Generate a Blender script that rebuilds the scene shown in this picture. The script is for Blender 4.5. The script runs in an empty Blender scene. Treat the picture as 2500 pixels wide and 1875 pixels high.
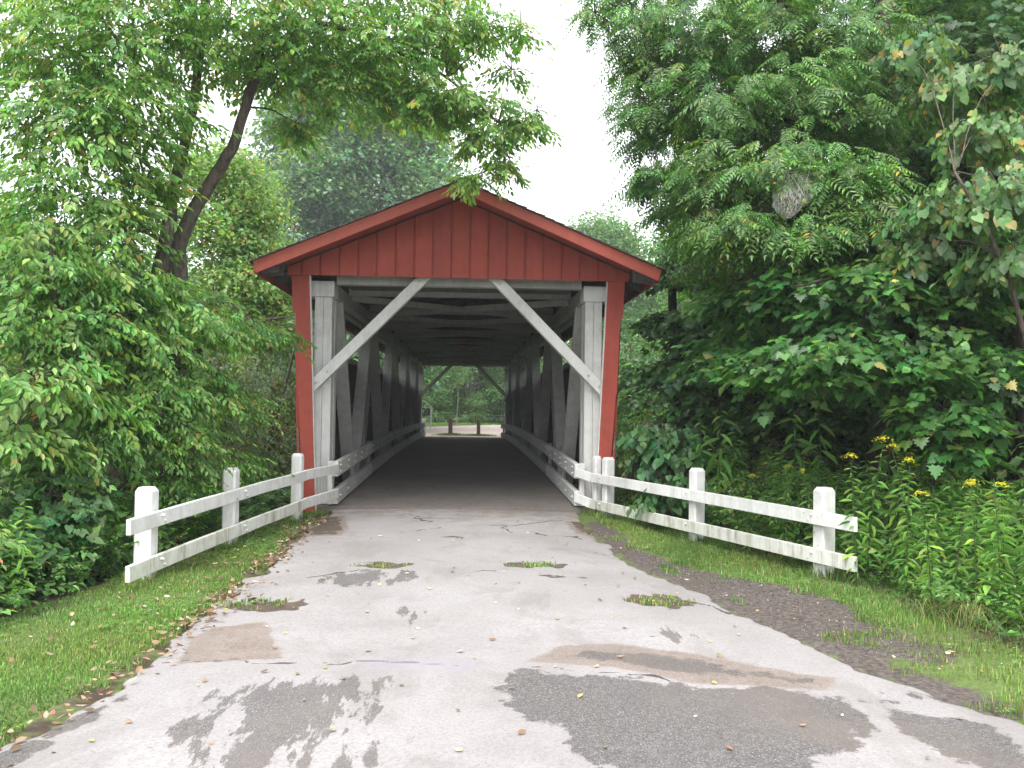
import bpy, bmesh, math, random
import numpy as np
from mathutils import Vector, Matrix
S = bpy.context.scene
COL = S.collection
# ---------------------------------------------------------------- camera
cam = bpy.data.cameras.new('camera'); cam_ob = bpy.data.objects.new('camera', cam); COL.objects.link(cam_ob)
cam.sensor_width = 36.0; cam.lens = 2152.0 / 2500.0 * 36.0; cam.clip_start = 0.05; cam.clip_end = 2000
yaw, pitch, roll = math.radians(2.95), math.radians(1.38), math.radians(0.75)
CAM = Vector((0.13, -14.0, 1.7))
fw = Vector((math.sin(yaw)*math.cos(pitch), math.cos(yaw)*math.cos(pitch), math.sin(pitch)))
rt = fw.cross(Vector((0, 0, 1))).normalized(); up = rt.cross(fw)
rt2 = rt*math.cos(roll) + up*math.sin(roll); up2 = -rt*math.sin(roll) + up*math.cos(roll)
M = Matrix((rt2, up2, -fw)).transposed().to_4x4(); M.translation = CAM
cam_ob.matrix_world = M
S.camera = cam_ob
# ---------------------------------------------------------------- overcast sky
SUN_EL, SUN_ROT = math.radians(54), math.radians(196)
world = bpy.data.worlds.new('World'); S.world = world; world.use_nodes = True
nt = world.node_tree; nt.nodes.clear()
wo = nt.nodes.new('ShaderNodeOutputWorld'); bg = nt.nodes.new('ShaderNodeBackground')
sky = nt.nodes.new('ShaderNodeTexSky'); sky.sky_type = 'NISHITA'; sky.sun_disc = False
sky.sun_elevation = SUN_EL; sky.sun_rotation = SUN_ROT; sky.air_density = 1.0; sky.dust_density = 4.0
hs = nt.nodes.new('ShaderNodeHueSaturation'); hs.inputs['Saturation'].default_value = 0.25
mx = nt.nodes.new('ShaderNodeMix'); mx.data_type = 'RGBA'; mx.inputs[0].default_value = 0.75
mx.inputs[7].default_value = (9.6, 9.8, 10.2, 1)          # the even white cloud deck
nt.links.new(sky.outputs[0], hs.inputs['Color']); nt.links.new(hs.outputs[0], mx.inputs[6])
nt.links.new(mx.outputs[2], bg.inputs[0]); bg.inputs[1].default_value = 0.1
nt.links.new(bg.outputs[0], wo.inputs[0])
sl = bpy.data.lights.new('sun', 'SUN'); sl.energy = 1.6; sl.angle = math.radians(40); sl.color = (1, .97, .92)
so = bpy.data.objects.new('sun', sl); COL.objects.link(so)
d = Vector((math.sin(SUN_ROT)*math.cos(SUN_EL), math.cos(SUN_ROT)*math.cos(SUN_EL), math.sin(SUN_EL)))
so.rotation_euler = d.to_track_quat('Z', 'Y').to_euler(); so.location = (0, -20, 30)
# ---------------------------------------------------------------- exposure, renderer
S.view_settings.view_transform = 'Standard'; S.view_settings.look = 'None'
S.view_settings.exposure = 1.6; S.view_settings.gamma = 1.0; S.view_settings.use_curve_mapping = False
S.render.engine = 'CYCLES'
S.cycles.max_bounces = 8; S.cycles.diffuse_bounces = 5; S.cycles.transmission_bounces = 6; S.cycles.glossy_bounces = 2
S.cycles.transparent_max_bounces = 12; S.cycles.use_denoising = True; S.cycles.caustics_reflective = False; S.cycles.caustics_refractive = False
S.cycles.use_adaptive_sampling = True; S.cycles.adaptive_threshold = 0.02
TREES =  {'box_elder': {'lobes': [(-4.86, -3.65, 6.74, 0.81, 90, 0.75), (-3.89, -3.5, 6.9, 0.87, 90, 0.75), (-2.85, -3.16, 7.12, 0.9, 90, 0.75),
                         (-1.73, -2.72, 7.33, 0.84, 80, 0.75), (-0.75, -2.47, 7.34, 0.7, 60, 0.75), (0.06, -2.22, 7.44, 0.55, 36, 0.75),
                         (-4.65, -3.84, 5.76, 0.88, 150, 0.75), (-3.76, -3.69, 6.0, 0.95, 170, 0.75), (-2.81, -3.24, 6.27, 0.94, 170, 0.75),
                         (-1.8, -2.8, 6.45, 0.88, 165, 0.75), (-0.89, -2.54, 6.43, 0.75, 130, 0.75), (-0.21, -2.28, 6.73, 0.66, 80, 0.75),
                         (0.34, -2.12, 6.88, 0.39, 26, 0.75), (-1.52, -2.49, 5.78, 0.59, 60, 0.75), (-0.69, -2.24, 5.84, 0.58, 80, 0.75),
                         (-0.09, -2.17, 5.83, 0.5, 70, 0.75), (0.37, -1.98, 5.4, 0.39, 48, 0.75), (0.88, -1.91, 5.61, 0.28, 20, 0.75), (0.6, -1.89, 5.04, 0.26, 18, 0.75),
                         (0.21, -1.86, 4.86, 0.2, 13, 0.75), (0.8, -2.04, 6.87, 0.28, 14, 0.75), (1.05, -1.83, 5.81, 0.17, 7, 0.75), (0.69, -2.02, 6.31, 0.25, 12, 0.75),
                         (0.58, -2.0, 5.85, 0.28, 16, 0.75), (-4.41, -4.02, 4.77, 0.87, 130, 0.75), (-3.84, -3.66, 5.1, 0.81, 140, 0.75),
                         (-3.64, -3.65, 4.29, 0.33, 40, 0.75), (-3.79, -3.84, 3.92, 0.37, 40, 0.75), (-4.26, -4.21, 3.91, 0.76, 110, 0.75),
                         (-3.94, -4.02, 3.55, 0.59, 85, 0.75), (-2.29, -2.86, 5.94, 0.62, 90, 0.75), (-2.18, -2.35, 5.38, 0.27, 26, 0.75),
                         (-4.59, -4.38, 3.11, 0.66, 80, 0.75)],
               'trunk': [[(-3.52, -2.56, 0.29, 0.17), (-3.47, -2.58, 1.15, 0.14), (-3.49, -2.72, 2.52, 0.125), (-3.5, -2.84, 3.58, 0.115)],
                         [(-3.5, -2.84, 3.58, 0.1), (-3.36, -2.86, 3.94, 0.088), (-3.09, -2.88, 4.43, 0.08), (-2.84, -2.91, 4.86, 0.072), (-2.67, -2.93, 5.38, 0.066),
                          (-2.56, -2.94, 5.77, 0.062), (-2.45, -2.86, 6.45, 0.06), (-2.14, -2.7, 7.17, 0.045)],
                         [(-2.45, -2.86, 6.4, 0.045), (-1.71, -2.7, 6.55, 0.035), (-0.9, -2.44, 6.36, 0.028), (-0.2, -2.17, 6.11, 0.02), (0.53, -1.99, 5.57, 0.012)],
                         [(-3.5, -2.84, 3.58, 0.09), (-3.62, -2.75, 4.06, 0.08), (-3.54, -2.67, 4.71, 0.068), (-3.41, -2.69, 5.39, 0.06), (-3.3, -2.71, 6.17, 0.06),
                          (-3.24, -2.74, 7.11, 0.045)],
                         [(-3.6, -2.67, 5.07, 0.03), (-3.9, -3.27, 5.67, 0.025), (-4.26, -3.67, 6.28, 0.016)],
                         [(-3.5, -2.76, 4.27, 0.03), (-4.0, -3.34, 4.76, 0.02), (-4.45, -3.63, 4.99, 0.012)]]},
 'dark_maple': {'lobes': [(3.74, 0.28, 4.02, 0.54, 90, 0.75), (4.14, 0.25, 4.64, 0.61, 100, 0.75), (3.48, 0.02, 3.12, 0.46, 70, 0.75), (3.78, -0.6, 2.94, 0.57, 80, 0.75),
                          (3.38, -0.16, 2.31, 0.42, 50, 0.75), (3.73, -0.57, 2.11, 0.47, 45, 0.75), (4.53, -0.26, 4.02, 0.85, 110, 0.75),
                          (5.44, -0.3, 3.64, 0.98, 110, 0.75), (6.68, -0.36, 3.53, 1.04, 110, 0.75), (7.97, -0.43, 3.68, 1.11, 110, 0.75),
                          (4.25, -1.71, 2.55, 0.76, 100, 0.75), (4.93, -2.23, 1.81, 0.72, 80, 0.75), (6.04, -2.29, 1.99, 0.84, 90, 0.75),
                          (6.86, -2.84, 1.99, 0.8, 80, 0.75), (4.8, -1.79, 4.59, 0.87, 100, 0.75), (6.53, -1.89, 5.08, 0.93, 100, 0.75),
                          (7.22, -2.43, 5.18, 0.84, 80, 0.75), (6.05, -1.89, 6.06, 0.87, 80, 0.75), (6.81, -2.44, 6.63, 0.84, 80, 0.75),
                          (7.4, -2.42, 4.18, 0.78, 80, 0.75), (3.49, -1.08, 7.01, 0.8, 75, 0.75), (4.42, -1.3, 6.03, 0.85, 90, 0.75), (5.25, -1.37, 7.01, 0.91, 80, 0.75),
                          (3.76, -1.05, 5.35, 0.67, 80, 0.75), (6.35, -1.65, 7.89, 0.89, 60, 0.75), (7.3, -2.3, 7.73, 0.85, 60, 0.75), (3.25, -0.85, 6.15, 0.5, 40, 0.75),
                          (4.58, -1.16, 7.94, 0.8, 60, 0.75), (3.75, -0.76, 1.67, 0.56, 60, 0.75), (4.29, -1.59, 1.57, 0.59, 60, 0.75)],
                'trunk': [[(3.79, 0.89, -0.43, 0.1), (3.92, 0.86, 0.62, 0.09), (3.69, 0.83, 2.01, 0.08), (3.59, 0.8, 3.75, 0.07), (3.58, 0.77, 4.8, 0.05)],
                          [(3.92, 0.86, 0.62, 0.05), (4.45, 0.79, 2.02, 0.04), (4.72, 0.75, 3.07, 0.03)]]},
 'grapevine': {'lobes': [(5.13, -5.71, 4.51, 0.44, 42, 0.75), (5.05, -6.09, 3.78, 0.46, 50, 0.75), (4.74, -5.67, 3.79, 0.36, 36, 0.75),
                         (4.65, -5.46, 3.39, 0.33, 30, 0.75), (5.02, -6.07, 3.17, 0.34, 34, 0.75), (5.6, -5.35, 5.28, 0.42, 32, 0.75),
                         (5.28, -4.93, 5.21, 0.48, 36, 0.75), (5.09, -4.34, 5.75, 0.56, 36, 0.75)],
               'trunk': [[(5.68, -5.85, 0.94, 0.03), (5.38, -6.07, 2.1, 0.025), (4.94, -6.27, 3.13, 0.02), (4.52, -6.27, 3.87, 0.012)]]},
 'honey_locust': {'lobes': [(-4.91, 4.67, 6.52, 0.86, 150, 0.75), (-4.46, 4.67, 5.66, 0.77, 150, 0.75), (-5.25, 4.22, 5.21, 0.92, 150, 0.75),
                            (-4.37, 4.69, 4.8, 0.69, 140, 0.75), (-4.74, 4.22, 4.04, 0.92, 170, 0.75), (-4.01, 4.69, 3.86, 0.6, 110, 0.75),
                            (-3.89, 4.2, 3.05, 0.59, 90, 0.75), (-5.75, 5.21, 6.64, 0.79, 110, 0.75)],
                  'trunk': [[(-5.3, 5.35, 0.2, 0.16), (-5.17, 5.27, 3.29, 0.13), (-5.03, 5.2, 5.76, 0.08)]]},
 'hophornbeam': {'lobes': [(-4.14, -4.9, 3.08, 0.62, 95, 0.75), (-3.71, -4.22, 3.02, 0.58, 100, 0.75), (-3.42, -3.53, 3.08, 0.34, 45, 0.75),
                           (-3.76, -4.4, 2.47, 0.66, 110, 0.75), (-3.27, -3.53, 2.6, 0.62, 95, 0.75), (-2.89, -2.65, 2.69, 0.42, 50, 0.75),
                           (-2.6, -1.86, 2.71, 0.25, 18, 0.75), (-2.3, -1.58, 2.67, 0.16, 6, 0.75), (-4.11, -5.08, 2.4, 0.44, 60, 0.75),
                           (-3.55, -4.0, 1.92, 0.59, 70, 0.75), (-3.16, -3.22, 1.94, 0.44, 50, 0.75), (-3.16, -2.45, 3.08, 0.32, 20, 0.75)],
                 'trunk': [[(-3.86, -3.55, 0.69, 0.17), (-3.8, -3.57, 1.31, 0.14), (-3.71, -3.59, 1.78, 0.13), (-3.56, -3.61, 2.54, 0.11), (-3.47, -3.53, 3.22, 0.09),
                            (-3.38, -3.55, 3.8, 0.07)],
                           [(-3.71, -3.59, 1.78, 0.04), (-3.12, -3.23, 2.29, 0.03), (-2.58, -2.67, 2.69, 0.02), (-2.23, -1.99, 2.87, 0.012)],
                           [(-3.56, -3.61, 2.54, 0.04), (-3.93, -4.2, 2.8, 0.03), (-4.27, -4.79, 2.85, 0.015)]]},
 'left_bush': {'lobes': [(-3.48, -4.49, 1.43, 0.43, 90, 0.75), (-3.11, -3.81, 1.32, 0.46, 90, 0.75), (-2.93, -2.63, 1.75, 0.47, 80, 0.75),
                         (-3.73, -5.08, 1.28, 0.4, 80, 0.75), (-3.25, -4.21, 1.82, 0.45, 80, 0.75), (-3.15, -3.79, 0.86, 0.37, 60, 0.75),
                         (-2.92, -2.41, 0.96, 0.42, 60, 0.75)],
               'trunk': [[(-3.21, -3.98, 0.55, 0.02), (-3.26, -3.99, 1.05, 0.016), (-3.36, -4.0, 1.6, 0.01)], [(-3.69, -4.56, 0.66, 0.02), (-3.74, -4.57, 1.17, 0.012)]]},
 'redbud': {'lobes': [(2.91, -1.32, 1.43, 0.36, 50, 0.75), (3.19, -1.63, 1.21, 0.41, 60, 0.75), (2.73, -1.3, 1.13, 0.23, 18, 0.75), (3.21, -1.92, 0.76, 0.4, 44, 0.75),
                      (2.92, -1.7, 0.63, 0.35, 34, 0.75)],
            'trunk': [[(2.79, -1.48, 0.14, 0.03), (2.84, -1.5, 0.9, 0.025), (2.72, -1.51, 1.49, 0.015)], [(2.84, -1.5, 0.9, 0.02), (3.08, -1.73, 1.44, 0.012)]]},
 'sapling_left': {'lobes': [(-3.9, -5.58, 1.91, 0.46, 80, 0.75), (-3.7, -4.99, 1.76, 0.37, 50, 0.75), (-3.94, -5.77, 1.45, 0.33, 50, 0.75)],
                  'trunk': [[(-3.99, -4.75, 0.76, 0.06), (-4.04, -4.77, 1.59, 0.05), (-4.07, -4.79, 2.43, 0.04), (-4.11, -4.81, 3.43, 0.03)],
                            [(-3.98, -5.15, 0.88, 0.03), (-3.98, -5.27, 1.36, 0.025), (-4.08, -5.37, 1.87, 0.015)]]},
 'sugar_maple': {'lobes': [(4.31, -4.83, 3.01, 0.61, 80, 0.75), (4.99, -5.06, 2.91, 0.64, 85, 0.75), (5.67, -5.1, 3.0, 0.56, 75, 0.75),
                           (3.71, -4.4, 3.06, 0.52, 75, 0.75), (3.37, -3.58, 3.06, 0.44, 60, 0.75), (3.93, -5.2, 2.28, 0.59, 85, 0.75),
                           (3.45, -4.77, 2.21, 0.48, 60, 0.75), (4.54, -5.43, 2.2, 0.57, 75, 0.75), (5.28, -5.46, 2.21, 0.49, 48, 0.75),
                           (4.71, -5.72, 1.71, 0.36, 40, 0.75), (3.39, -3.17, 2.45, 0.46, 50, 0.75), (4.84, -4.47, 3.53, 0.59, 70, 0.75),
                           (5.37, -4.7, 3.59, 0.58, 70, 0.75), (4.78, -5.82, 1.4, 0.23, 16, 0.75)],
                 'trunk': [[(7.0, -3.7, 0.06, 0.24), (6.94, -3.71, 0.6, 0.2), (6.94, -3.73, 1.73, 0.185), (6.88, -3.77, 3.21, 0.17), (6.78, -3.81, 5.17, 0.14)],
                           [(6.93, -3.73, 1.41, 0.06), (6.4, -4.0, 1.48, 0.05), (5.94, -4.28, 1.63, 0.035), (5.31, -4.65, 1.71, 0.02), (4.66, -5.02, 1.88, 0.012)],
                           [(6.88, -3.76, 2.91, 0.06), (5.62, -4.5, 3.08, 0.04), (4.43, -5.04, 3.16, 0.025), (3.5, -5.19, 2.95, 0.012)]]},
 'thicket': {'lobes': [(-4.0, 2.72, 2.32, 0.92, 130, 0.75), (-3.28, 2.2, 1.86, 0.67, 90, 0.75), (-3.76, 0.73, 1.3, 0.74, 110, 0.75), (-3.19, 1.21, 1.01, 0.63, 80, 0.75),
                       (-3.72, -0.78, 1.52, 0.54, 80, 0.75)],
             'trunk': [[(-3.08, 1.72, 0.63, 0.05), (-3.31, 1.71, 1.57, 0.04), (-3.75, 1.72, 2.07, 0.02)],
                       [(-3.48, 2.24, 0.6, 0.04), (-3.2, 2.19, 1.86, 0.03), (-2.99, 2.16, 2.68, 0.02)]]},
 'walnut': {'lobes': [(2.49, -2.84, 7.33, 0.64, 45, 0.75), (3.44, -3.09, 7.35, 0.78, 60, 0.75), (4.45, -3.34, 7.27, 0.77, 60, 0.75), (1.87, -2.7, 7.21, 0.37, 14, 0.75),
                      (2.25, -3.01, 6.56, 0.57, 45, 0.75), (1.71, -2.79, 6.79, 0.32, 14, 0.75), (2.93, -3.24, 6.22, 0.77, 85, 0.75), (3.78, -3.48, 6.4, 0.8, 95, 0.75),
                      (4.68, -3.53, 6.21, 0.8, 90, 0.75), (2.43, -3.19, 5.55, 0.56, 55, 0.75), (3.14, -3.62, 5.27, 0.69, 85, 0.75), (3.85, -3.86, 5.41, 0.68, 85, 0.75),
                      (4.71, -3.71, 5.3, 0.64, 70, 0.75), (2.55, -3.18, 4.63, 0.41, 40, 0.75), (2.99, -3.8, 4.43, 0.58, 75, 0.75), (3.54, -4.33, 4.45, 0.6, 80, 0.75),
                      (4.19, -4.46, 4.34, 0.55, 65, 0.75), (3.11, -4.39, 3.78, 0.5, 60, 0.75), (3.68, -4.71, 3.64, 0.44, 36, 0.75), (4.3, -4.65, 3.8, 0.4, 45, 0.75),
                      (2.86, -3.58, 3.84, 0.3, 26, 0.75), (2.34, -2.88, 5.18, 0.26, 14, 0.75), (2.89, -2.39, 4.41, 0.27, 20, 0.75), (3.34, -1.99, 3.71, 0.28, 22, 0.75),
                      (2.3, -2.8, 6.17, 0.32, 18, 0.75)],
            'trunk': [[(5.55, -2.73, 0.42, 0.2), (5.53, -2.87, 2.24, 0.17), (5.48, -3.01, 3.81, 0.15), (5.43, -3.14, 5.19, 0.13), (5.38, -3.16, 6.13, 0.1),
                       (5.31, -3.18, 7.22, 0.07)],
                      [(5.42, -3.13, 4.72, 0.05), (4.32, -3.68, 4.99, 0.035), (3.27, -3.83, 5.35, 0.025), (2.34, -3.59, 5.76, 0.012)],
                      [(5.44, -3.1, 3.68, 0.05), (4.27, -4.05, 3.78, 0.03), (3.4, -4.6, 3.83, 0.018), (2.81, -4.77, 3.6, 0.01)],
                      [(5.38, -3.15, 5.87, 0.05), (4.28, -3.51, 6.41, 0.03), (3.56, -3.68, 6.81, 0.02)]]}}
ROADP =  {'big': [(0.34, -8.74), (0.46, -8.47), (1.06, -8.58), (1.51, -8.83), (2.02, -8.76), (2.38, -8.98), (2.34, -9.37), (2.08, -9.64), (1.82, -9.88), (1.51, -10.18),
         (0.8, -10.16), (0.68, -9.64), (0.58, -9.45), (0.41, -9.09)],
 'brown': [(-1.77, -7.6), (-1.73, -7.3), (-1.39, -7.2), (-1.19, -7.76), (-1.05, -8.17), (-1.7, -8.22)],
 'brownr': [(2.79, -8.36), (3.07, -8.45), (3.42, -8.54), (3.33, -8.78), (2.83, -8.65)],
 'crescent': [(0.58, -8.25), (0.81, -7.88), (1.19, -7.83), (1.71, -8.08), (2.03, -8.35), (2.43, -8.57), (2.26, -8.8), (1.54, -8.72), (1.1, -8.39)],
 'dark3': [(2.35, -8.69), (2.81, -8.69), (3.1, -8.99), (2.9, -9.12), (2.51, -9.05)],
 'edge': [(-2.05, -9.67), (-1.94, -9.27), (-1.77, -8.72), (-1.76, -8.93), (-1.86, -9.47), (-1.9, -9.81), (-1.93, -10.1), (-2.17, -10.1)],
 'mid': [(1.23, -7.2), (1.71, -7.07), (2.03, -7.56), (1.76, -7.88), (1.22, -7.67)],
 'purple': [(-0.42, -8.23), (-0.08, -8.2), (0.18, -8.27), (0.11, -8.46), (-0.38, -8.42)],
 'right': [(2.48, -9.12), (2.8, -9.19), (3.03, -9.38), (2.96, -9.66), (2.71, -10.21), (2.52, -9.87), (2.41, -9.48)],
 'speck1': [(-1.24, -5.5), (-0.82, -5.08), (-0.25, -5.18), (-0.18, -5.67), (-0.79, -6.04), (-1.22, -5.87)],
 'speck2': [(-0.47, -6.8), (-0.28, -6.66), (-0.23, -7.01), (-0.31, -7.38), (-0.44, -7.44)],
 'streak': [(-1.38, -8.93), (-1.25, -8.65), (-0.94, -8.54), (-0.44, -8.58), (-0.3, -9.21), (-0.31, -9.75), (-0.34, -10.14), (-1.08, -10.12)],
 'thl': [(-2.18, -0.85), (-1.67, -0.68), (-1.45, -1.89), (-1.45, -2.64), (-1.91, -2.65)],
 'thr': [(1.63, -1.12), (2.0, -0.88), (2.36, -3.78), (1.97, -3.19), (1.59, -2.16)]}
CRACKS =  {'a': [(-0.64, -0.63), (-0.55, -1.09), (-0.32, -0.99), (0.04, -1.02)],
 'b': [(-0.49, -1.09), (-0.37, -1.44)],
 'c': [(0.45, -1.73), (0.85, -1.68), (1.29, -1.27), (1.55, -0.99)],
 'd': [(0.65, -1.68), (0.65, -2.2), (0.73, -2.42)],
 'e': [(-0.59, -2.24), (-0.48, -2.39), (-0.19, -2.12)],
 'f': [(0.92, -2.26), (1.22, -2.61), (1.54, -2.57), (1.67, -2.8)],
 'h': [(-2.35, -3.01), (-2.0, -3.46), (-1.97, -4.16)],
 'i': [(2.12, -6.5), (2.29, -6.65), (2.31, -6.84)],
 'j': [(-1.33, -5.4), (-0.9, -5.13)],
 'seam': [(-1.83, -8.21), (-1.53, -8.19), (-0.99, -8.26), (-0.47, -8.26), (0.57, -8.39), (1.08, -8.47), (1.31, -8.61), (1.58, -8.76)]}
GRAVEL =  [(1.81, -1.76), (2.11, -4.06), (2.37, -5.55), (2.56, -6.79), (2.88, -7.99), (3.33, -8.37), (3.69, -7.99), (3.54, -7.56), (3.56, -6.49), (3.28, -5.82), (2.87, -5.23),
 (2.42, -4.32), (2.18, -3.18)]
GOLD =  [(4.05, -5.58, 1.48), (4.35, -5.4, 1.5), (4.38, -5.9, 1.41), (4.13, -6.18, 1.3), (5.17, -5.64, 1.36), (4.92, -5.42, 1.35), (4.34, -6.59, 1.14), (4.42, -6.8, 1.12), (4.71, -6.71, 1.14), (3.85, -5.77, 1.31), (3.72, -5.16, 1.11), (3.6, -4.55, 1.11), (3.41, -3.94, 0.97), (3.99, -6.87, 1.07)]
# ================================================================ helpers
rng = np.random.default_rng(11)
random.seed(5)
PI = math.pi
def tag(o, label=None, cat=None, group=None, kind=None):
    if label: o['label'] = label
    if cat: o['category'] = cat
    if group: o['group'] = group
    if kind: o['kind'] = kind
    return o
def empty(name, loc=(0, 0, 0), label=None, cat=None, group=None):
    o = bpy.data.objects.new(name, None); COL.objects.link(o); o.location = loc; o.empty_display_size = .1
    return tag(o, label, cat, group)
def link(name, me, parent=None, mats=()):
    for m in mats: me.materials.append(m)
    o = bpy.data.objects.new(name, me); COL.objects.link(o)
    if parent is not None:
        o.parent = parent
        o.matrix_parent_inverse = Matrix.Translation(-Vector(parent.location)) if parent.type == 'EMPTY' else Matrix.Identity(4)
        if parent.type != 'EMPTY' and parent.parent is not None: pass
    return o
class MB:
    """collects vertices and faces (world coordinates) for one mesh"""
    def __init__(s): s.v = []; s.l = []; s.t = []; s.c = []; s.m = []; s.n = 0
    def arr(s, v, loops, tot, col=None, mat=0):
        v = np.asarray(v, np.float32).reshape(-1, 3); s.v.append(v)
        s.l.append(np.asarray(loops, np.int32) + s.n); s.t.append(np.asarray(tot, np.int32))
        if col is None: col = np.ones((len(v), 3), np.float32)
        s.c.append(np.asarray(col, np.float32)); s.m.append(np.full(len(tot), mat, np.int32)); s.n += len(v)
    def faces(s, v, fs, mat=0, col=None):
        if col is not None: col = np.tile(np.asarray(col, np.float32), (len(v), 1))
        s.arr(v, [i for f in fs for i in f], [len(f) for f in fs], col, mat)
    def mesh(s, name, color=False, smooth=False):
        v = np.concatenate(s.v); l = np.concatenate(s.l); t = np.concatenate(s.t)
        me = bpy.data.meshes.new(name); me.vertices.add(len(v)); me.vertices.foreach_set('co', v.ravel())
        me.loops.add(len(l)); me.loops.foreach_set('vertex_index', l)
        me.polygons.add(len(t)); st = np.zeros(len(t), np.int32); st[1:] = np.cumsum(t)[:-1]
        me.polygons.foreach_set('loop_start', st)
        me.polygons.foreach_set('loop_total', t); me.polygons.foreach_set('material_index', np.concatenate(s.m))
        me.polygons.foreach_set('use_smooth', np.full(len(t), smooth, bool))
        me.update(calc_edges=True)
        if color:
            a = me.attributes.new('tint', 'FLOAT_COLOR', 'POINT'); c = np.concatenate(s.c)
            a.data.foreach_set('color', np.concatenate([c, np.ones((len(c), 1), np.float32)], 1).ravel())
        return me
    def build(s, name, mats, parent=None, color=False, smooth=False):
        return link(name, s.mesh(name, color, smooth), parent, mats if isinstance(mats, (list, tuple)) else [mats])
def frame(p0, p1, upv=(0, 0, 1)):
    p0 = Vector(p0); p1 = Vector(p1); x = (p1 - p0); L = x.length; x.normalize()
    u = Vector(upv)
    if abs(x.dot(u)) > .98: u = Vector((0, 1, 0))
    y = u.cross(x).normalized(); z = x.cross(y)
    return p0, x, y, z, L
def beam_mesh(name, p0, p1, w, h, upv=(0, 0, 1), bev=.006, seg=1, warp=0.0, seed=0):
    """squared timber from p0 to p1 (axis at its middle): w sideways, h along up; chamfered edges, a slight warp"""
    p0, x, y, z, L = frame(p0, p1, upv)
    bm = bmesh.new(); r = random.Random(seed or hash((round(L, 3), round(w, 3))) & 1023)
    rings = []
    for i in range(seg+1):
        t = i/seg; c = p0 + x*(L*t)
        c = c + y*(warp*math.sin(t*PI*r.uniform(.8, 1.6)+.3)) + z*(warp*.6*math.sin(t*PI*r.uniform(.8, 2)))
        rings.append([bm.verts.new(c + y*(sy*w/2) + z*(sz*h/2)) for sy, sz in ((-1, -1), (1, -1), (1, 1), (-1, 1))])
    for a, b in zip(rings, rings[1:]):
        for k in range(4): bm.faces.new((a[k], a[(k+1) % 4], b[(k+1) % 4], b[k]))
    bm.faces.new(rings[0][::-1]); bm.faces.new(rings[-1])
    bmesh.ops.recalc_face_normals(bm, faces=bm.faces)
    if bev > 0:
        es = [e for e in bm.edges if e.is_manifold and e.calc_face_angle(0) > .9]
        bmesh.ops.bevel(bm, geom=es, offset=bev, segments=1, affect='EDGES', profile=.5)
    me = bpy.data.meshes.new(name); bm.to_mesh(me); bm.free(); return me
def beam(name, p0, p1, w, h, mats, parent, **k):
    return link(name, beam_mesh(name, p0, p1, w, h, **k), parent, mats if isinstance(mats, (list, tuple)) else [mats])
def poly_prism(name, pts, thick, axis, mats, parent, bev=.004):
    """outline pts (3D, planar) extruded by the vector axis*thick"""
    bm = bmesh.new(); a = [bm.verts.new(p) for p in pts]; ax = Vector(axis)*thick
    b = [bm.verts.new(Vector(p)+ax) for p in pts]; n = len(pts)
    bm.faces.new(a); bm.faces.new(b[::-1])
    for i in range(n): bm.faces.new((a[(i+1) % n], a[i], b[i], b[(i+1) % n]))
    bmesh.ops.recalc_face_normals(bm, faces=bm.faces)
    if bev > 0: bmesh.ops.bevel(bm, geom=[e for e in bm.edges if e.calc_face_angle(0) > .9], offset=bev, segments=1, affect='EDGES', profile=.5)
    me = bpy.data.meshes.new(name); bm.to_mesh(me); bm.free(); return link(name, me, parent, mats if isinstance(mats, (list, tuple)) else [mats])
def tube(mb, pts, sides=6, col=(1, 1, 1), mat=0, wob=0.0):
    """tapered limb through pts (x, y, z, radius), smoothed"""
    P = np.array([p[:3] for p in pts], float); R = np.array([p[3] for p in pts], float)
    n = max(2, (len(P)-1)*4+1); t = np.linspace(0, len(P)-1, n); Q = np.zeros((n, 3)); RR = np.interp(t, np.arange(len(P)), R)
    for i, tt in enumerate(t):
        k = min(int(tt), len(P)-2); f = tt-k
        p0 = P[max(k-1, 0)]; p1 = P[k]; p2 = P[k+1]; p3 = P[min(k+2, len(P)-1)]
        Q[i] = .5*((2*p1)+(-p0+p2)*f+(2*p0-5*p1+4*p2-p3)*f*f+(-p0+3*p1-3*p2+p3)*f**3)
    if wob: Q[1:-1] += rng.normal(0, wob, (n-2, 3))
    V = []; a = None
    for i in range(n):
        d = Q[min(i+1, n-1)]-Q[max(i-1, 0)]; d /= np.linalg.norm(d)+1e-9
        if a is None: a = np.cross(d, [0, 0, 1.]) if abs(d[2]) < .9 else np.cross(d, [1., 0, 0])
        a = a-d*(a@d); a /= np.linalg.norm(a)+1e-9; b = np.cross(d, a)
        for s in range(sides):
            an = 2*PI*s/sides; V.append(Q[i]+(a*math.cos(an)+b*math.sin(an))*RR[i]*(1+.07*math.sin(3*an+i*.4)))
    fs = [(i*sides+s, i*sides+(s+1) % sides, (i+1)*sides+(s+1) % sides, (i+1)*sides+s) for i in range(n-1) for s in range(sides)]
    fs.append(tuple(range((n-1)*sides, n*sides)))
    mb.faces(np.array(V), fs, mat, col)
def vnoise(x, y, f=1.0, seed=0):
    """smooth value noise, 0..1"""
    x = np.asarray(x)*f; y = np.asarray(y)*f; xi = np.floor(x).astype(int); yi = np.floor(y).astype(int); fx = x-xi; fy = y-yi
    fx = fx*fx*(3-2*fx); fy = fy*fy*(3-2*fy)
    def h(a, b):
        n = (a*374761393 + b*668265263 + seed*974711) & 0x7fffffff
        n = (n ^ (n >> 13))*1274126177 & 0x7fffffff
        return ((n ^ (n >> 16)) & 0xffff)/65535.0
    return (h(xi, yi)*(1-fx)+h(xi+1, yi)*fx)*(1-fy)+(h(xi, yi+1)*(1-fx)+h(xi+1, yi+1)*fx)*fy
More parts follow.
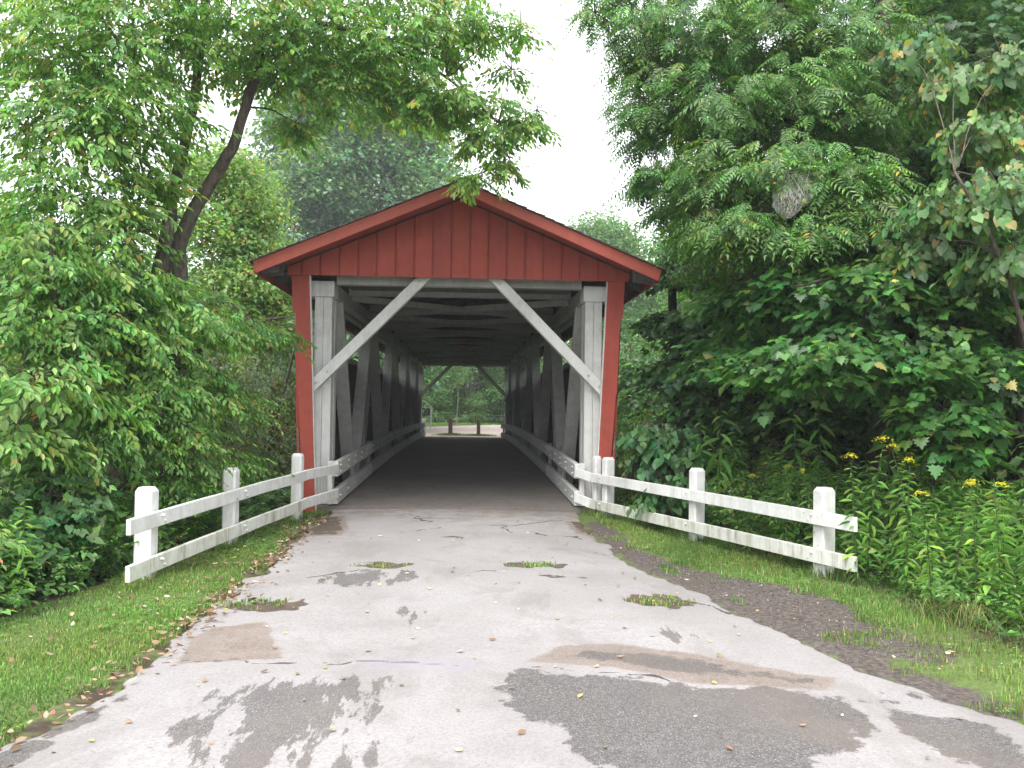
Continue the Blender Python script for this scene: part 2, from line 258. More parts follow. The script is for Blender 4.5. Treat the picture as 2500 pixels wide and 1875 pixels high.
def sdf_poly(X, Y, P):
    """signed distance to polygon, negative inside"""
    P = np.array(P); d = np.full(X.shape, 1e9); ins = np.zeros(X.shape, bool)
    for a, b in zip(P, np.roll(P, -1, 0)):
        e = b-a; wx = X-a[0]; wy = Y-a[1]; t = np.clip((wx*e[0]+wy*e[1])/(e@e+1e-12), 0, 1)
        d = np.minimum(d, np.hypot(wx-e[0]*t, wy-e[1]*t))
        c = ((a[1] > Y) != (b[1] > Y)) & (X < (b[0]-a[0])*(Y-a[1])/(b[1]-a[1]+1e-12)+a[0]); ins ^= c
    return np.where(ins, -d, d)
def d_line(X, Y, P):
    P = np.array(P); d = np.full(X.shape, 1e9)
    for a, b in zip(P, P[1:]):
        e = b-a; wx = X-a[0]; wy = Y-a[1]; t = np.clip((wx*e[0]+wy*e[1])/(e@e+1e-12), 0, 1)
        d = np.minimum(d, np.hypot(wx-e[0]*t, wy-e[1]*t))
    return d
# ================================================================ materials
class NT:
    def __init__(s, name):
        s.m = bpy.data.materials.new(name); s.m.use_nodes = True; s.t = s.m.node_tree; s.t.nodes.clear()
        s.out = s.n('OutputMaterial')
    def n(s, k, **kw):
        nd = s.t.nodes.new('ShaderNode'+k)
        for a, b in kw.items():
            if hasattr(nd, a): setattr(nd, a, b)
        return nd
    def l(s, a, b): s.t.links.new(a, b)
    def put(s, sock, v):
        if hasattr(v, 'is_output') or isinstance(v, bpy.types.NodeSocket): s.l(v, sock)
        else: sock.default_value = v
    def coord(s, scale=(1, 1, 1)):
        g = s.n('NewGeometry'); mp = s.n('Mapping'); s.l(g.outputs['Position'], mp.inputs[0]); mp.inputs['Scale'].default_value = scale; return mp.outputs[0]
    def noise(s, vec, scale, detail=4, rough=.6, dist=0):
        nd = s.n('TexNoise'); s.l(vec, nd.inputs['Vector']); nd.inputs['Scale'].default_value = scale; nd.inputs['Detail'].default_value = detail
        nd.inputs['Roughness'].default_value = rough; nd.inputs['Distortion'].default_value = dist; return nd.outputs[0]
    def math(s, op, a, b=0.0, c=None, clamp=False):
        nd = s.n('Math'); nd.operation = op; nd.use_clamp = clamp; s.put(nd.inputs[0], a); s.put(nd.inputs[1], b)
        if c is not None: s.put(nd.inputs[2], c)
        return nd.outputs[0]
    def ramp(s, v, a, b, c=0.0, d=1.0):
        nd = s.n('MapRange'); s.put(nd.inputs[0], v)
        for i, q in enumerate((a, b, c, d)): nd.inputs[i+1].default_value = q
        return nd.outputs[0]
    def mix(s, f, a, b, mode='MIX'):
        nd = s.n('Mix'); nd.data_type = 'RGBA'; nd.blend_type = mode; s.put(nd.inputs[0], f)
        for i, q in ((6, a), (7, b)): s.put(nd.inputs[i], q if not isinstance(q, tuple) else (q+(1,))[:4])
        return nd.outputs[2]
    def attr(s, name, out='Color'):
        nd = s.n('Attribute'); nd.attribute_name = name; return nd.outputs[out]
    def bump(s, h, strength=.3, dist=.01):
        nd = s.n('Bump'); s.l(h, nd.inputs['Height']); nd.inputs['Strength'].default_value = strength; nd.inputs['Distance'].default_value = dist; return nd.outputs[0]
    def bsdf(s, col, rough=.8, normal=None, spec=.3):
        b = s.n('BsdfPrincipled'); s.put(b.inputs['Base Color'], col if not isinstance(col, tuple) else (col+(1,))[:4]); s.put(b.inputs['Roughness'], rough)
        b.inputs['Specular IOR Level'].default_value = spec
        if normal is not None: s.l(normal, b.inputs['Normal'])
        return b.outputs[0]
    def done(s, sh): s.l(sh, s.out.inputs[0]); return s.m
def mat_wood_paint(name, col, dirt, dirt_amt=.5, grain=(14, 14, 1.2), rough=.65, moss=None, peel=None, vary=.07):
    n = NT(name); c = n.coord(); g = n.coord(grain)
    big = n.noise(c, 1.3, 5, .65); fine = n.noise(g, 6, 5, .7); mid = n.noise(c, 7, 4, .7)
    f = n.math('MULTIPLY', n.ramp(n.math('MULTIPLY', big, mid), .18, .45), dirt_amt, clamp=True)
    colr = n.mix(f, col, dirt)
    colr = n.mix(n.ramp(fine, .35, .7, 0, .18), colr, tuple(x*.6 for x in dirt))
    if peel: colr = n.mix(n.ramp(n.noise(g, 3.0, 6, .75), .66, .72, 0, 1), colr, peel)
    if moss:
        mo = n.ramp(n.noise(n.coord((2.2, 2.2, .35)), 2.4, 6, .75), .50, .66, 0, .8)
        colr = n.mix(mo, colr, moss)
    stk = n.ramp(n.noise(n.coord((5, 5, .25)), 2.2, 5, .7), .5, .72, 0, .35); colr = n.mix(stk, colr, tuple(x*.8 for x in dirt))
    oi = n.n('ObjectInfo'); colr = n.mix(1.0, colr, n.mix(oi.outputs['Random'], (1-vary,)*3, (1+vary,)*3), 'MULTIPLY')
    h = n.math('ADD', n.math('MULTIPLY', fine, .7), n.math('MULTIPLY', mid, .3))
    return n.done(n.bsdf(colr, rough, n.bump(h, .35, .004), .35))
MAT = {}
MAT['red'] = mat_wood_paint('red_barn_paint', (.44, .082, .056), (.27, .058, .044), .75, peel=(.47, .13, .10))
MAT['red2'] = mat_wood_paint('red_trim_paint', (.46, .10, .07), (.31, .072, .054), .4, rough=.55)
MAT['white'] = mat_wood_paint('white_fence_paint', (.80, .80, .80), (.38, .37, .32), .5, vary=.04)
MAT['whitemoss'] = mat_wood_paint('white_fence_paint_algae', (.72, .72, .69), (.38, .37, .28), .6, moss=(.20, .19, .10))
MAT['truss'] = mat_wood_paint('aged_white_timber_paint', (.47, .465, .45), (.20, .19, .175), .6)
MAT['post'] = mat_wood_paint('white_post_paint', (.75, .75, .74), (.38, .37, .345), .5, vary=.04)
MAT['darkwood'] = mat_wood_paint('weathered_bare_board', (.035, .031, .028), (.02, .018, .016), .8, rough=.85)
MAT['greywood'] = mat_wood_paint('grey_sheathing', (.16, .15, .142), (.07, .065, .06), .7, rough=.85)
MAT['bollard'] = mat_wood_paint('brown_bollard_wood', (.10, .068, .052), (.05, .037, .03), .7, rough=.9)
MAT['deck'] = mat_wood_paint('bridge_deck', (.19, .168, .155), (.10, .086, .078), .8, grain=(1.2, 9, 9), rough=.9)
MAT['concrete'] = mat_wood_paint('concrete', (.36, .33, .31), (.2, .17, .15), .7, grain=(6, 6, 6), rough=.95)
def simple(name, col, rough=.6, noise_s=20, amt=.35, spec=.3, metal=0):
    n = NT(name); c = n.coord(); f = n.ramp(n.noise(c, noise_s, 4), .35, .7, 0, amt)
    return n.done(n.bsdf(n.mix(f, col, tuple(x*.5 for x in col)), rough, n.bump(n.noise(c, noise_s*3), .2, .004), spec))
MAT['bolt'] = simple('painted_bolt', (.62, .62, .62), .5)
MAT['shingle'] = simple('mossy_shingle', (.15, .14, .115), .95, 9, .7)
MAT['steel'] = simple('galvanised_post', (.42, .43, .42), .5)
MAT['darkboard'] = simple('dark_sign_board', (.035, .03, .03), .7)
MAT['orange'] = simple('orange_marker', (.75, .16, .03), .4); MAT['yellow'] = simple('yellow_marker', (.75, .5, .05), .4)
MAT['paper'] = simple('white_marker', (.75, .75, .73), .5)
def mat_bark(name, a, b):
    n = NT(name); v = n.coord((9, 9, 1.6)); w = n.coord()
    f = n.noise(v, 2.5, 6, .7, .4)
    col = n.mix(n.ramp(f, .35, .65), a, b); col = n.mix(n.ramp(n.noise(w, 2.2, 4), .55, .7, 0, .5), col, (.12, .14, .09))
    return n.done(n.bsdf(col, .95, n.bump(f, .9, .02), .15))
MAT['bark'] = mat_bark('furrowed_bark', (.045, .036, .03), (.15, .125, .105))
MAT['darkbark'] = mat_bark('dark_bark', (.022, .018, .015), (.075, .06, .05))
def mat_leaf(name, transl=.45, rough=.42, spec=.5, transl_gain=1.35, yel=(1.1, 1.15, .5)):
    n = NT(name); c = n.attr('tint')
    p = n.bsdf(c, rough, None, spec)
    t = n.n('BsdfTranslucent'); n.l(n.mix(1.0, c, tuple(transl_gain*y for y in yel), 'MULTIPLY'), t.inputs[0])
    m = n.n('MixShader'); m.inputs[0].default_value = transl; n.l(p, m.inputs[1]); n.l(t.outputs[0], m.inputs[2])
    return n.done(m.outputs[0])
MAT['leaf'] = mat_leaf('green_leaf'); MAT['gloss_leaf'] = mat_leaf('glossy_leaf', .36, .38, .5)
MAT['grass'] = mat_leaf('grass_blade', .35, .6, .2); MAT['dry'] = mat_leaf('dry_leaf', .15, .7, .2, 1.0, (1.1, .9, .6))
MAT['petal'] = mat_leaf('flower_petal', .3, .7, .1, 1.0, (1, 1, .8))
# ground soil / lawn
def mat_ground():
    n = NT('soil_and_lawn'); c = n.coord(); a = n.attr('tint'); sp = n.n('SeparateColor'); n.l(a, sp.inputs[0])
    n1 = n.noise(c, 1.1, 6, .65); n2 = n.noise(c, 26, 5, .75); n3 = n.noise(c, 5, 5)
    lawn = n.mix(n.ramp(n2, .35, .68), (.07, .10, .03), (.14, .19, .06)); lawn = n.mix(n.ramp(n1, .55, .75, 0, .5), lawn, (.13, .14, .05))
    soil = n.mix(n.ramp(n3, .35, .7), (.06, .046, .034), (.12, .095, .072)); soil = n.mix(n.ramp(n2, .6, .8, 0, .6), soil, (.15, .115, .085))
    grav = n.mix(n.ramp(n2, .4, .66), (.06, .05, .045), (.155, .132, .12))
    def th(ch, w): return n.ramp(n.math('ADD', ch, n.math('MULTIPLY', n.math('SUBTRACT', n3, .5), w)), .42, .58)
    col = n.mix(th(sp.outputs[0], .9), soil, lawn); col = n.mix(th(sp.outputs[1], .9), col, grav)
    return n.done(n.bsdf(col, .95, n.bump(n.math('ADD', n2, n3), .5, .012), .15))
MAT['ground'] = mat_ground()
# asphalt: masks are stains, worn patches and cracks with shapes of their own
def mat_road():
    n = NT('worn_asphalt'); c = n.coord(); sp = n.n('SeparateColor'); n.l(n.attr('tint'), sp.inputs[0]); sq = n.n('SeparateColor'); n.l(n.attr('mark'), sq.inputs[0])
    big = n.noise(c, .55, 5, .6, .5); mid = n.noise(c, 3.2, 7, .68, .3); fine = n.noise(c, 46, 4, .75); spk = n.noise(c, 130, 2, .6)
    mp_ = n.n('Mapping'); g_ = n.n('NewGeometry'); n.l(g_.outputs['Position'], mp_.inputs[0]); mp_.inputs['Scale'].default_value = (2.1, .5, 1); stre = n.noise(mp_.outputs[0], 2.4, 8, .7)
    base = n.mix(n.ramp(big, .35, .65), (.246, .229, .227), (.325, .310, .310)); base = n.mix(n.ramp(mid, .45, .75, 0, .35), base, (.215, .192, .192))
    base = n.mix(n.ramp(n.noise(c, 1.7, 6, .7), .58, .72, 0, .35), base, (.25, .225, .255))
    base = n.mix(n.ramp(fine, .45, .72, 0, .75), base, (.17, .155, .155)); base = n.mix(n.ramp(spk, .6, .72, 0, .7), base, (.45, .43, .43))
    base = n.mix(n.ramp(n.noise(n.coord((1, .6, 1)), 1.1, 8, .72, .6), .52, .60, 0, .42), base, (.185, .168, .16))
    base = n.mix(n.ramp(n.noise(c, 9, 5, .8), .62, .70, 0, .5), base, (.16, .145, .14))
    dark = n.mix(n.ramp(fine, .42, .62), (.065, .06, .058), (.125, .114, .112)); dark = n.mix(n.ramp(spk, .57, .68, 0, .75), dark, (.42, .40, .39))
    dark = n.mix(n.ramp(mid, .5, .72, 0, .45), dark, (.06, .056, .058)); dark = n.mix(n.ramp(big, .5, .62, 0, .6), dark, (.14, .115, .10)); dark = n.mix(n.ramp(n.noise(c, 22, 6, .8), .56, .68, 0, .5), dark, (.22, .205, .20))
    brown = n.mix(n.ramp(mid, .3, .7), (.15, .115, .095), (.235, .19, .165)); brown = n.mix(n.ramp(spk, .57, .68, 0, .7), brown, (.40, .37, .35)); brown = n.mix(n.ramp(fine, .5, .7, 0, .6), brown, (.085, .068, .06))
    dirt = n.mix(n.ramp(fine, .35, .65), (.055, .042, .034), (.13, .10, .08))
    def th(ch, nz, w, lo=.475, hi=.525): return n.ramp(n.math('ADD', ch, n.math('MULTIPLY', n.math('SUBTRACT', nz, .5), w)), lo, hi)
    wetm = th(sp.outputs[0], mid, 1.15); brm = th(sp.outputs[1], mid, .9, .38, .52); strm = th(sq.outputs[0], stre, 2.2)
    brk = n.ramp(n.noise(c, 14, 7, .8), .34, .56, .68, 1.0); col = n.mix(n.math('MULTIPLY', n.math('MULTIPLY', brm, .95), brk), base, brown); col = n.mix(n.math('MULTIPLY', strm, .85), col, dark); col = n.mix(n.math('MULTIPLY', wetm, .93), col, dark)
    col = n.mix(th(sp.outputs[2], mid, .9), col, dirt)
    crk = th(sq.outputs[1], mid, .5); col = n.mix(n.math('MULTIPLY', crk, .9), col, (.05, .042, .04)); col = n.mix(n.math('MULTIPLY', sq.outputs[2], n.ramp(mid, .3, .6, .3, .75)), col, (.27, .245, .29))
    h = n.math('ADD', n.math('MULTIPLY', fine, .8), n.math('MULTIPLY', spk, .5)); h = n.math('SUBTRACT', h, n.math('MULTIPLY', crk, 2))
    rough = n.ramp(wetm, 0, 1, .92, .72)
    return n.done(n.bsdf(col, rough, n.bump(h, .5, .006), .25))
MAT['road'] = mat_road()
MAT['dirtroad'] = simple('pale_dirt_road', (.40, .33, .30), .95, 1.2, .45)
# ================================================================ terrain
L_BR = 30.4
def sm(a, b, x): t = np.clip((x-a)/(b-a), 0, 1); return t*t*(3-2*t)
def road_l(y): return np.interp(y, [-18, -12.5, -10.6, -9.67, -8.2, -5.7, -3.75, -1.9, 0, .4], [-9, -4.2, -2.3, -2.05, -1.9, -1.88, -1.9, -2.0, -1.95, -1.95])
def road_r(y): return np.interp(y, [-18, -12.5, -10.6, -9.38, -8.36, -7.2, -6.0, -4.8, -3.5, -.15, .4], [10, 6, 3.6, 3.14, 2.71, 2.45, 2.25, 1.98, 1.84, 1.85, 1.9])
def height(x, y):
    x = np.asarray(x, float); y = np.asarray(y, float)
    rav = sm(.9, 4.5, y)*(1-sm(26, 29.8, y))
    z = -3.2*rav*(1-.0*np.abs(x))
    fall_l = sm(-2.9, -7.5, x)*1.3*(1-sm(30, 38, y))*(1-rav)
    fall_r = sm(4.4, 9.5, x)*.9*(1-sm(30, 38, y))*(1-rav)
    z = z - fall_l - fall_r
    z = z + (vnoise(x, y, .45, 3)-.5)*.16*(sm(2.6, 5, np.abs(x))) + (vnoise(x, y, 1.7, 5)-.5)*.04
    on = np.clip(np.minimum(x-(road_l(y)-.12), (road_r(y)+.12)-x)/.25, 0, 1)*(y < .6)
    z = z*(1-on) - .05*on
    far = sm(120, 300, np.hypot(x, y-20)); z = z + far*8
    return z
def axis_pts(segs):
    out = []
    for a, b, st in segs: out += list(np.arange(a, b, st))
    return np.array(out + [segs[-1][1]])
gx = axis_pts([(-400, -60, 20), (-60, -12, 2), (-12, -4.5, .3), (-4.5, 5.5, .08), (5.5, 12, .3), (12, 60, 2), (60, 400, 20)])
gy = axis_pts([(-200, -20, 15), (-20, -11, .5), (-11, 1.5, .08), (1.5, 32, .6), (32, 80, 1.5), (80, 500, 20)])
X, Y = np.meshgrid(gx, gy); Z = height(X, Y)
lawn = np.zeros_like(X)
ll = np.interp(Y, [-12, -7.1, -6.7, -5.7, -4.4, -2, 0], [-3.7, -3.4, -3.1, -2.95, -2.7, -2.4, -2.2])
lawn = np.maximum(lawn, np.where(Y < .5, np.clip(.5+(X-ll)/.5, 0, 1)*(X < 0), 0))
rr = np.interp(Y, [-12, -8.4, -6.6, -5.4, -3, 0], [4.6, 4.15, 3.9, 3.9, 3.2, 2.7])
lawn = np.maximum(lawn, np.where(Y < .5, np.clip(.5+(rr-X)/.5, 0, 1)*(X > 0), 0))
lawn = np.maximum(lawn, sm(29, 31, Y))
sg = sdf_poly(X, Y, GRAVEL); grv = np.where(Y < 2, np.clip(.36-sg/.35, 0, 1), 0); grv = np.maximum(grv, np.clip(.85-np.abs(X-road_r(Y)-.2)/.5, 0, 1)*(Y < -1)*(Y > -9.3))
dl = np.clip(.5-(np.abs(X-road_l(Y)+.06)-.1)/.3, 0, 1)*(Y < .5)
lawn = np.where(dl > .5, lawn*.45, lawn)
mb = MB(); ny, nx = X.shape; idx = np.arange(nx*ny).reshape(ny, nx)
quads = np.stack([idx[:-1, :-1], idx[:-1, 1:], idx[1:, 1:], idx[1:, :-1]], -1).reshape(-1, 4)
mb.arr(np.stack([X, Y, Z], -1), quads.ravel(), np.full(len(quads), 4), np.stack([lawn, grv, dl], -1).reshape(-1, 3))
ground = mb.build('ground', MAT['ground'], color=True, smooth=True); tag(ground, 'grassy and earthen ground running down to the wooded ravine', 'ground', kind='structure')
# road
ry = np.concatenate([np.arange(-18, -10.6, .12), np.arange(-10.6, .31, .04)]); ru = np.linspace(0, 1, 150)
U, YY = np.meshgrid(ru, ry); yl = ry
jl = (vnoise(yl, yl*0, 3.1, 8)-.5)*.16+(vnoise(yl, yl*0, 11, 9)-.5)*.08; jr = (vnoise(yl, yl*0, 3.1, 18)-.5)*.18+(vnoise(yl, yl*0, 11, 19)-.5)*.08
xl = (road_l(yl)+jl)[:, None]; xr = (road_r(yl)+jr)[:, None]
XX = xl+(xr-xl)*U
ZZ = .012+.03*(1-(2*U-1)**2)+(vnoise(XX, YY, .8, 2)-.5)*.025; edge = np.minimum(U, 1-U); ZZ = ZZ-.03*(edge < .003)
def mk(P, s=.35): return np.clip(.5-sdf_poly(XX, YY, P)/s, 0, 1)
wet = np.maximum.reduce([mk(ROADP['big'], .7), mk(ROADP['right'], .5), mk(ROADP['edge'], .35), mk(ROADP['dark3'], .9)*.62, mk(ROADP['crescent'], .5)*.6])
brn = np.maximum.reduce([mk(ROADP['brown'], .25), mk(ROADP['crescent'], .3), mk(ROADP['thl'], .3), mk(ROADP['thr'], .4), mk(ROADP['brownr'], .4), np.clip(.95-np.abs(YY-.12)/.35, 0, 1)*.8, .42*sm(-3.2, -.4, YY)])
HOLES = [(-.66, -4.86, .30, .17), (.89, -4.76, .29, .16), (1.82, -6.42, .33, .24), (-1.49, -6.60, .31, .2), (.96, -5.36, .14, .05), (1.24, -5.42, .1, .05), (-.05, -3.0, .1, .06), (.36, -5.2, .09, .04)]
dirt = np.zeros_like(XX)
for hx, hy, ha, hb in HOLES:
    q = np.hypot((XX+(vnoise(XX, YY, 9, 41)-.5)*.22-hx)/ha, (YY+(vnoise(XX, YY, 9, 42)-.5)*.16-hy)/hb); dirt = np.maximum(dirt, np.clip(.5+(1-q)*.8, 0, 1)); ZZ = ZZ-.03*np.clip(1.1-q, 0, 1)*(ha > .2)
dirt = np.maximum(dirt, np.clip(.62-(XX-xl)/.16, 0, .75))
dirt = np.maximum(dirt, mk(ROADP['thl'], .3)*.62); dirt = np.maximum(dirt, mk(ROADP['thr'], .3)*.62)
stk = np.maximum.reduce([mk(ROADP['streak'], .7)*.72, mk(ROADP['speck1'], .4)*.6, mk(ROADP['speck2'], .3)*.6, mk(ROADP['mid'], .6)*.45]); crk = np.zeros_like(XX)
WX = XX+(vnoise(XX, YY, 6, 31)-.5)*.16; WY = YY+(vnoise(XX, YY, 6, 32)-.5)*.16
for k, P in CRACKS.items(): crk = np.maximum(crk, np.clip(.5+((.012 if k == 'seam' else .022)-d_line(WX, WY, P))/.05, 0, 1))
mb = MB(); ny, nx = XX.shape; idx = np.arange(nx*ny).reshape(ny, nx)
quads = np.stack([idx[:-1, :-1], idx[:-1, 1:], idx[1:, 1:], idx[1:, :-1]], -1).reshape(-1, 4)
mb.arr(np.stack([XX, YY, ZZ], -1), quads.ravel(), np.full(len(quads), 4), np.stack([wet, brn, dirt], -1).reshape(-1, 3))
road = mb.build('road', MAT['road'], color=True, smooth=True); tag(road, 'worn pale grey asphalt lane leading into the covered bridge', 'road', kind='structure')
a = road.data.attributes.new('mark', 'FLOAT_COLOR', 'POINT')
a.data.foreach_set('color', np.stack([stk, crk, mk(ROADP['purple'], .3), np.ones_like(stk)], -1).astype(np.float32).ravel())
# far dirt road and its lawn mound
mb = MB(); P = [(-2.3, 30.9), (2.3, 30.9), (2.6, 38), (5.5, 47), (12, 53), (30, 58), (30, 63), (9, 61), (3, 59.5), (0, 56), (-3, 50), (-14, 47), (-30, 46), (-30, 40), (-12, 41), (-4.5, 40), (-2.6, 36)]
mb.faces([(x, y, .045) for x, y in P], [tuple(range(len(P)))]); dr = mb.build('dirt_road', MAT['dirtroad']); tag(dr, 'pale dirt road curving across beyond the far bridge opening', 'road', kind='structure')
# ================================================================ covered bridge
BR = empty('covered_bridge', (0, 0, 0), 'red gabled wooden covered bridge with white truss inside spanning the ravine', 'bridge')
CAMB = .16
def cz(y): return CAMB*(1-((y-L_BR/2)/(L_BR/2))**2) if 0 <= y <= L_BR else 0.0
ZE, ZP, HX = 3.785, 5.067, 3.067       # eave and ridge height of the rake top, half width
slope = (ZP-ZE)/HX
def ztop(x): return ZP-slope*abs(x)
# abutments and threshold
for ya, yb in ((.12, 1.3), (L_BR-1.3, L_BR-.1)):
    beam('abutment', (0, ya, -1.65), (0, yb, -1.65), 5.0, 3.36, MAT['concrete'], BR, bev=.02)
# deck: slabs follow the camber
mb = MB(); ys = np.linspace(.1, L_BR-.1, 60); V = []; fs = []
for y in ys: V += [(-2.45, y, .07+cz(y)), (2.45, y, .07+cz(y)), (2.45, y, -.15+cz(y)), (-2.45, y, -.15+cz(y))]
for i in range(59):
    for k in range(4): fs.append((i*4+k, i*4+(k+1) % 4, i*4+4+(k+1) % 4, i*4+4+k))
fs += [(3, 2, 1, 0), (236, 237, 238, 239)]
mb.faces(V, fs); mb.build('deck', MAT['deck'], BR)
for i in range(5): beam('floor_beam', (-2.4, 1.5+i*6.85, -.33), (2.4, 1.5+i*6.85, -.33), .3, .34, MAT['darkwood'], BR)
# gables: separate boards with proud battens
def gable(y0, ydir, seed):
    r = random.Random(seed); bw = .2935; n = 19; x0 = -2.72; zb = 3.71
    for i in range(n):
        a = max(x0+i*bw-.06, -2.71); b = min(x0+(i+1)*bw-.06-.013, 2.71)
        if i == n-1: b = 2.71
        dz = r.uniform(-.006, .006); dy = r.uniform(0, .004)*ydir
        top = lambda x: ztop(x)-.10
        pts = [(a, y0+dy, zb+dz), (b, y0+dy, zb+dz), (b, y0+dy, top(b))]
        if a < 0 < b: pts.append((0, y0+dy, top(0)))
        pts.append((a, y0+dy, top(a)))
        poly_prism('gable_board', pts, .022, (0, -ydir, 0), MAT['red'], BR, .003)
        if i: beam('batten', (a+.011, y0+ydir*.013, zb+.001), (a+.011, y0+ydir*.013, top(a+.011)), .02, .022, MAT['red'], BR, upv=(0, 1, 0), bev=.004)
gable(0, -1, 1); gable(L_BR, 1, 2)
for yy, yd in ((.026, 1), (L_BR-.026, -1)): poly_prism('gable_backing', [(-2.69, yy, 3.73), (2.69, yy, 3.73), (2.69, yy, ztop(2.69)-.12), (0, yy, ZP-.12), (-2.69, yy, ztop(2.69)-.12)], .03, (0, yd, 0), MAT['red'], BR, 0)
# rake boards, ridge cap, roof deck (two slopes), shingle courses
Y0, Y1 = -.80, L_BR+.8
for s in (-1, 1):
    for yy, yd in ((Y0, 1), (Y1, -1)):
        pts = [(0, yy, ZP), (s*HX, yy, ZE), (s*(HX-.055), yy, ZE-.175+.055*slope*0), (0, yy, ZP-.165)]
        poly_prism('rake_board', pts, .035, (0, yd, 0), MAT['red2'], BR, .004)
    pts = [(0, Y0+.04, ZP-.012), (s*HX, Y0+.04, ZE-.012), (s*HX, Y0+.04, ZE-.05), (0, Y0+.04, ZP-.05)]
    poly_prism('roof_deck', pts, Y1-Y0-.08, (0, 1, 0), MAT['greywood'], BR, 0)
    mb = MB(); nC = 22; rr_ = random.Random(s+5); ysg = np.linspace(Y0-.045, Y1+.045, 120)
    for c in range(nC):
        t0 = c/nC; t1 = min((c+1.3)/nC, 1.0); xa, xb = (1-t0)*(HX+.05), (1-t1)*(HX+.05)
        za, zb = ztop(xa)+.028, ztop(xb)+.012
        for k in range(119):
            ya, yb = ysg[k]+.004, ysg[k+1]-.004; j = rr_.uniform(-.012, .012); jz = rr_.uniform(-.004, .006)
            v = [(s*(xa+j), ya, za+jz), (s*(xa+j), yb, za+jz), (s*xb, yb, zb), (s*xb, ya, zb), (s*(xa+j), ya, za+jz-.024), (s*(xa+j), yb, za+jz-.024), (s*xb, yb, zb-.012), (s*xb, ya, zb-.012)]
            mb.faces(v, [(0, 1, 2, 3), (4, 5, 1, 0), (7, 4, 0, 3), (5, 6, 2, 1)])
    sh = mb.build('shingles', MAT['shingle'], BR); tag(sh, kind='stuff')
    # eave fascia, lookouts under the overhang, rafters inside
    for ya, yb in ((Y0+.037, -.025), (L_BR+.025, Y1-.037)): poly_prism('soffit', [(s*.01, ya, ztop(.01)-.055), (s*2.70, ya, ztop(2.70)-.055), (s*2.70, ya, ztop(2.70)-.075), (s*.01, ya, ztop(.01)-.075)], yb-ya, (0, 1, 0), MAT['red'], BR, 0)
    beam('eave_board', (s*(HX-.03), Y0+.04, ZE-.11), (s*(HX-.03), Y1-.04, ZE-.11), .03, .13, MAT['red'], BR)
    for yy in (-.55, -.24, L_BR+.3):
        xa, xb = 2.73, 3.02
        pts = [(s*xa, yy, ztop(xa)-.06), (s*xb, yy, ztop(xb)-.06), (s*xb, yy, ztop(xb)-.17), (s*xa, yy, ztop(xa)-.26)]
        poly_prism('lookout', pts, .05, (0, 1, 0), MAT['greywood'], BR)
    for i in range(26):
        yy = .5+i*1.18
        pts = [(s*.02, yy, ZP-.06), (s*(HX-.06), yy, ztop(HX-.06)-.06), (s*(HX-.06), yy, ztop(HX-.06)-.2), (s*.02, yy, ZP-.2)]
        poly_prism('rafter', pts, .06, (0, 1, 0), MAT['greywood'], BR)
poly_prism('ridge_cap', [(-.14, Y0-.05, ztop(.14)+.035), (0, Y0-.05, ZP+.045), (.14, Y0-.05, ztop(.14)+.035), (0, Y0-.05, ZP+.02)], Y1-Y0+.1, (0, 1, 0), MAT['shingle'], BR, 0)
# jambs: red boards beside the opening (narrowing towards the ground), white edge, corner boards
for yy, yd in ((0.0, 1), (L_BR, -1)):
    for s in (-1, 1):
        pts = [(s*2.38, yy+yd*.03, 3.75), (s*2.655, yy+yd*.03, 3.75), (s*2.625, yy+yd*.03, 3.12), (s*2.585, yy+yd*.03, 3.11), (s*2.545, yy+yd*.03, 1.9), (s*2.53, yy+yd*.03, 1.89), (s*2.385, yy+yd*.03, -.12), (s*2.215, yy+yd*.03, -.12)]
        poly_prism('jamb_board', pts, .028, (0, yd, 0), MAT['red'], BR, .004)
        poly_prism('jamb_backing', [(s*2.362, yy+yd*.06, 3.73), (s*2.63, yy+yd*.06, 3.73), (s*2.60, yy+yd*.06, 3.1), (s*2.36, yy+yd*.06, -.1), (s*2.20, yy+yd*.06, -.1)], .07, (0, yd, 0), MAT['post'], BR, .004)
        beam('corner_board', (s*2.60, yy+yd*.2, 3.6), (s*2.475, yy+yd*.2, -.2), .05, .2, MAT['red'], BR, upv=(0, 1, 0))
        beam('corner_edge', (s*2.53, yy+yd*.16, 1.3), (s*2.43, yy+yd*.16, -.1), .03, .12, MAT['post'], BR, upv=(0, 1, 0))
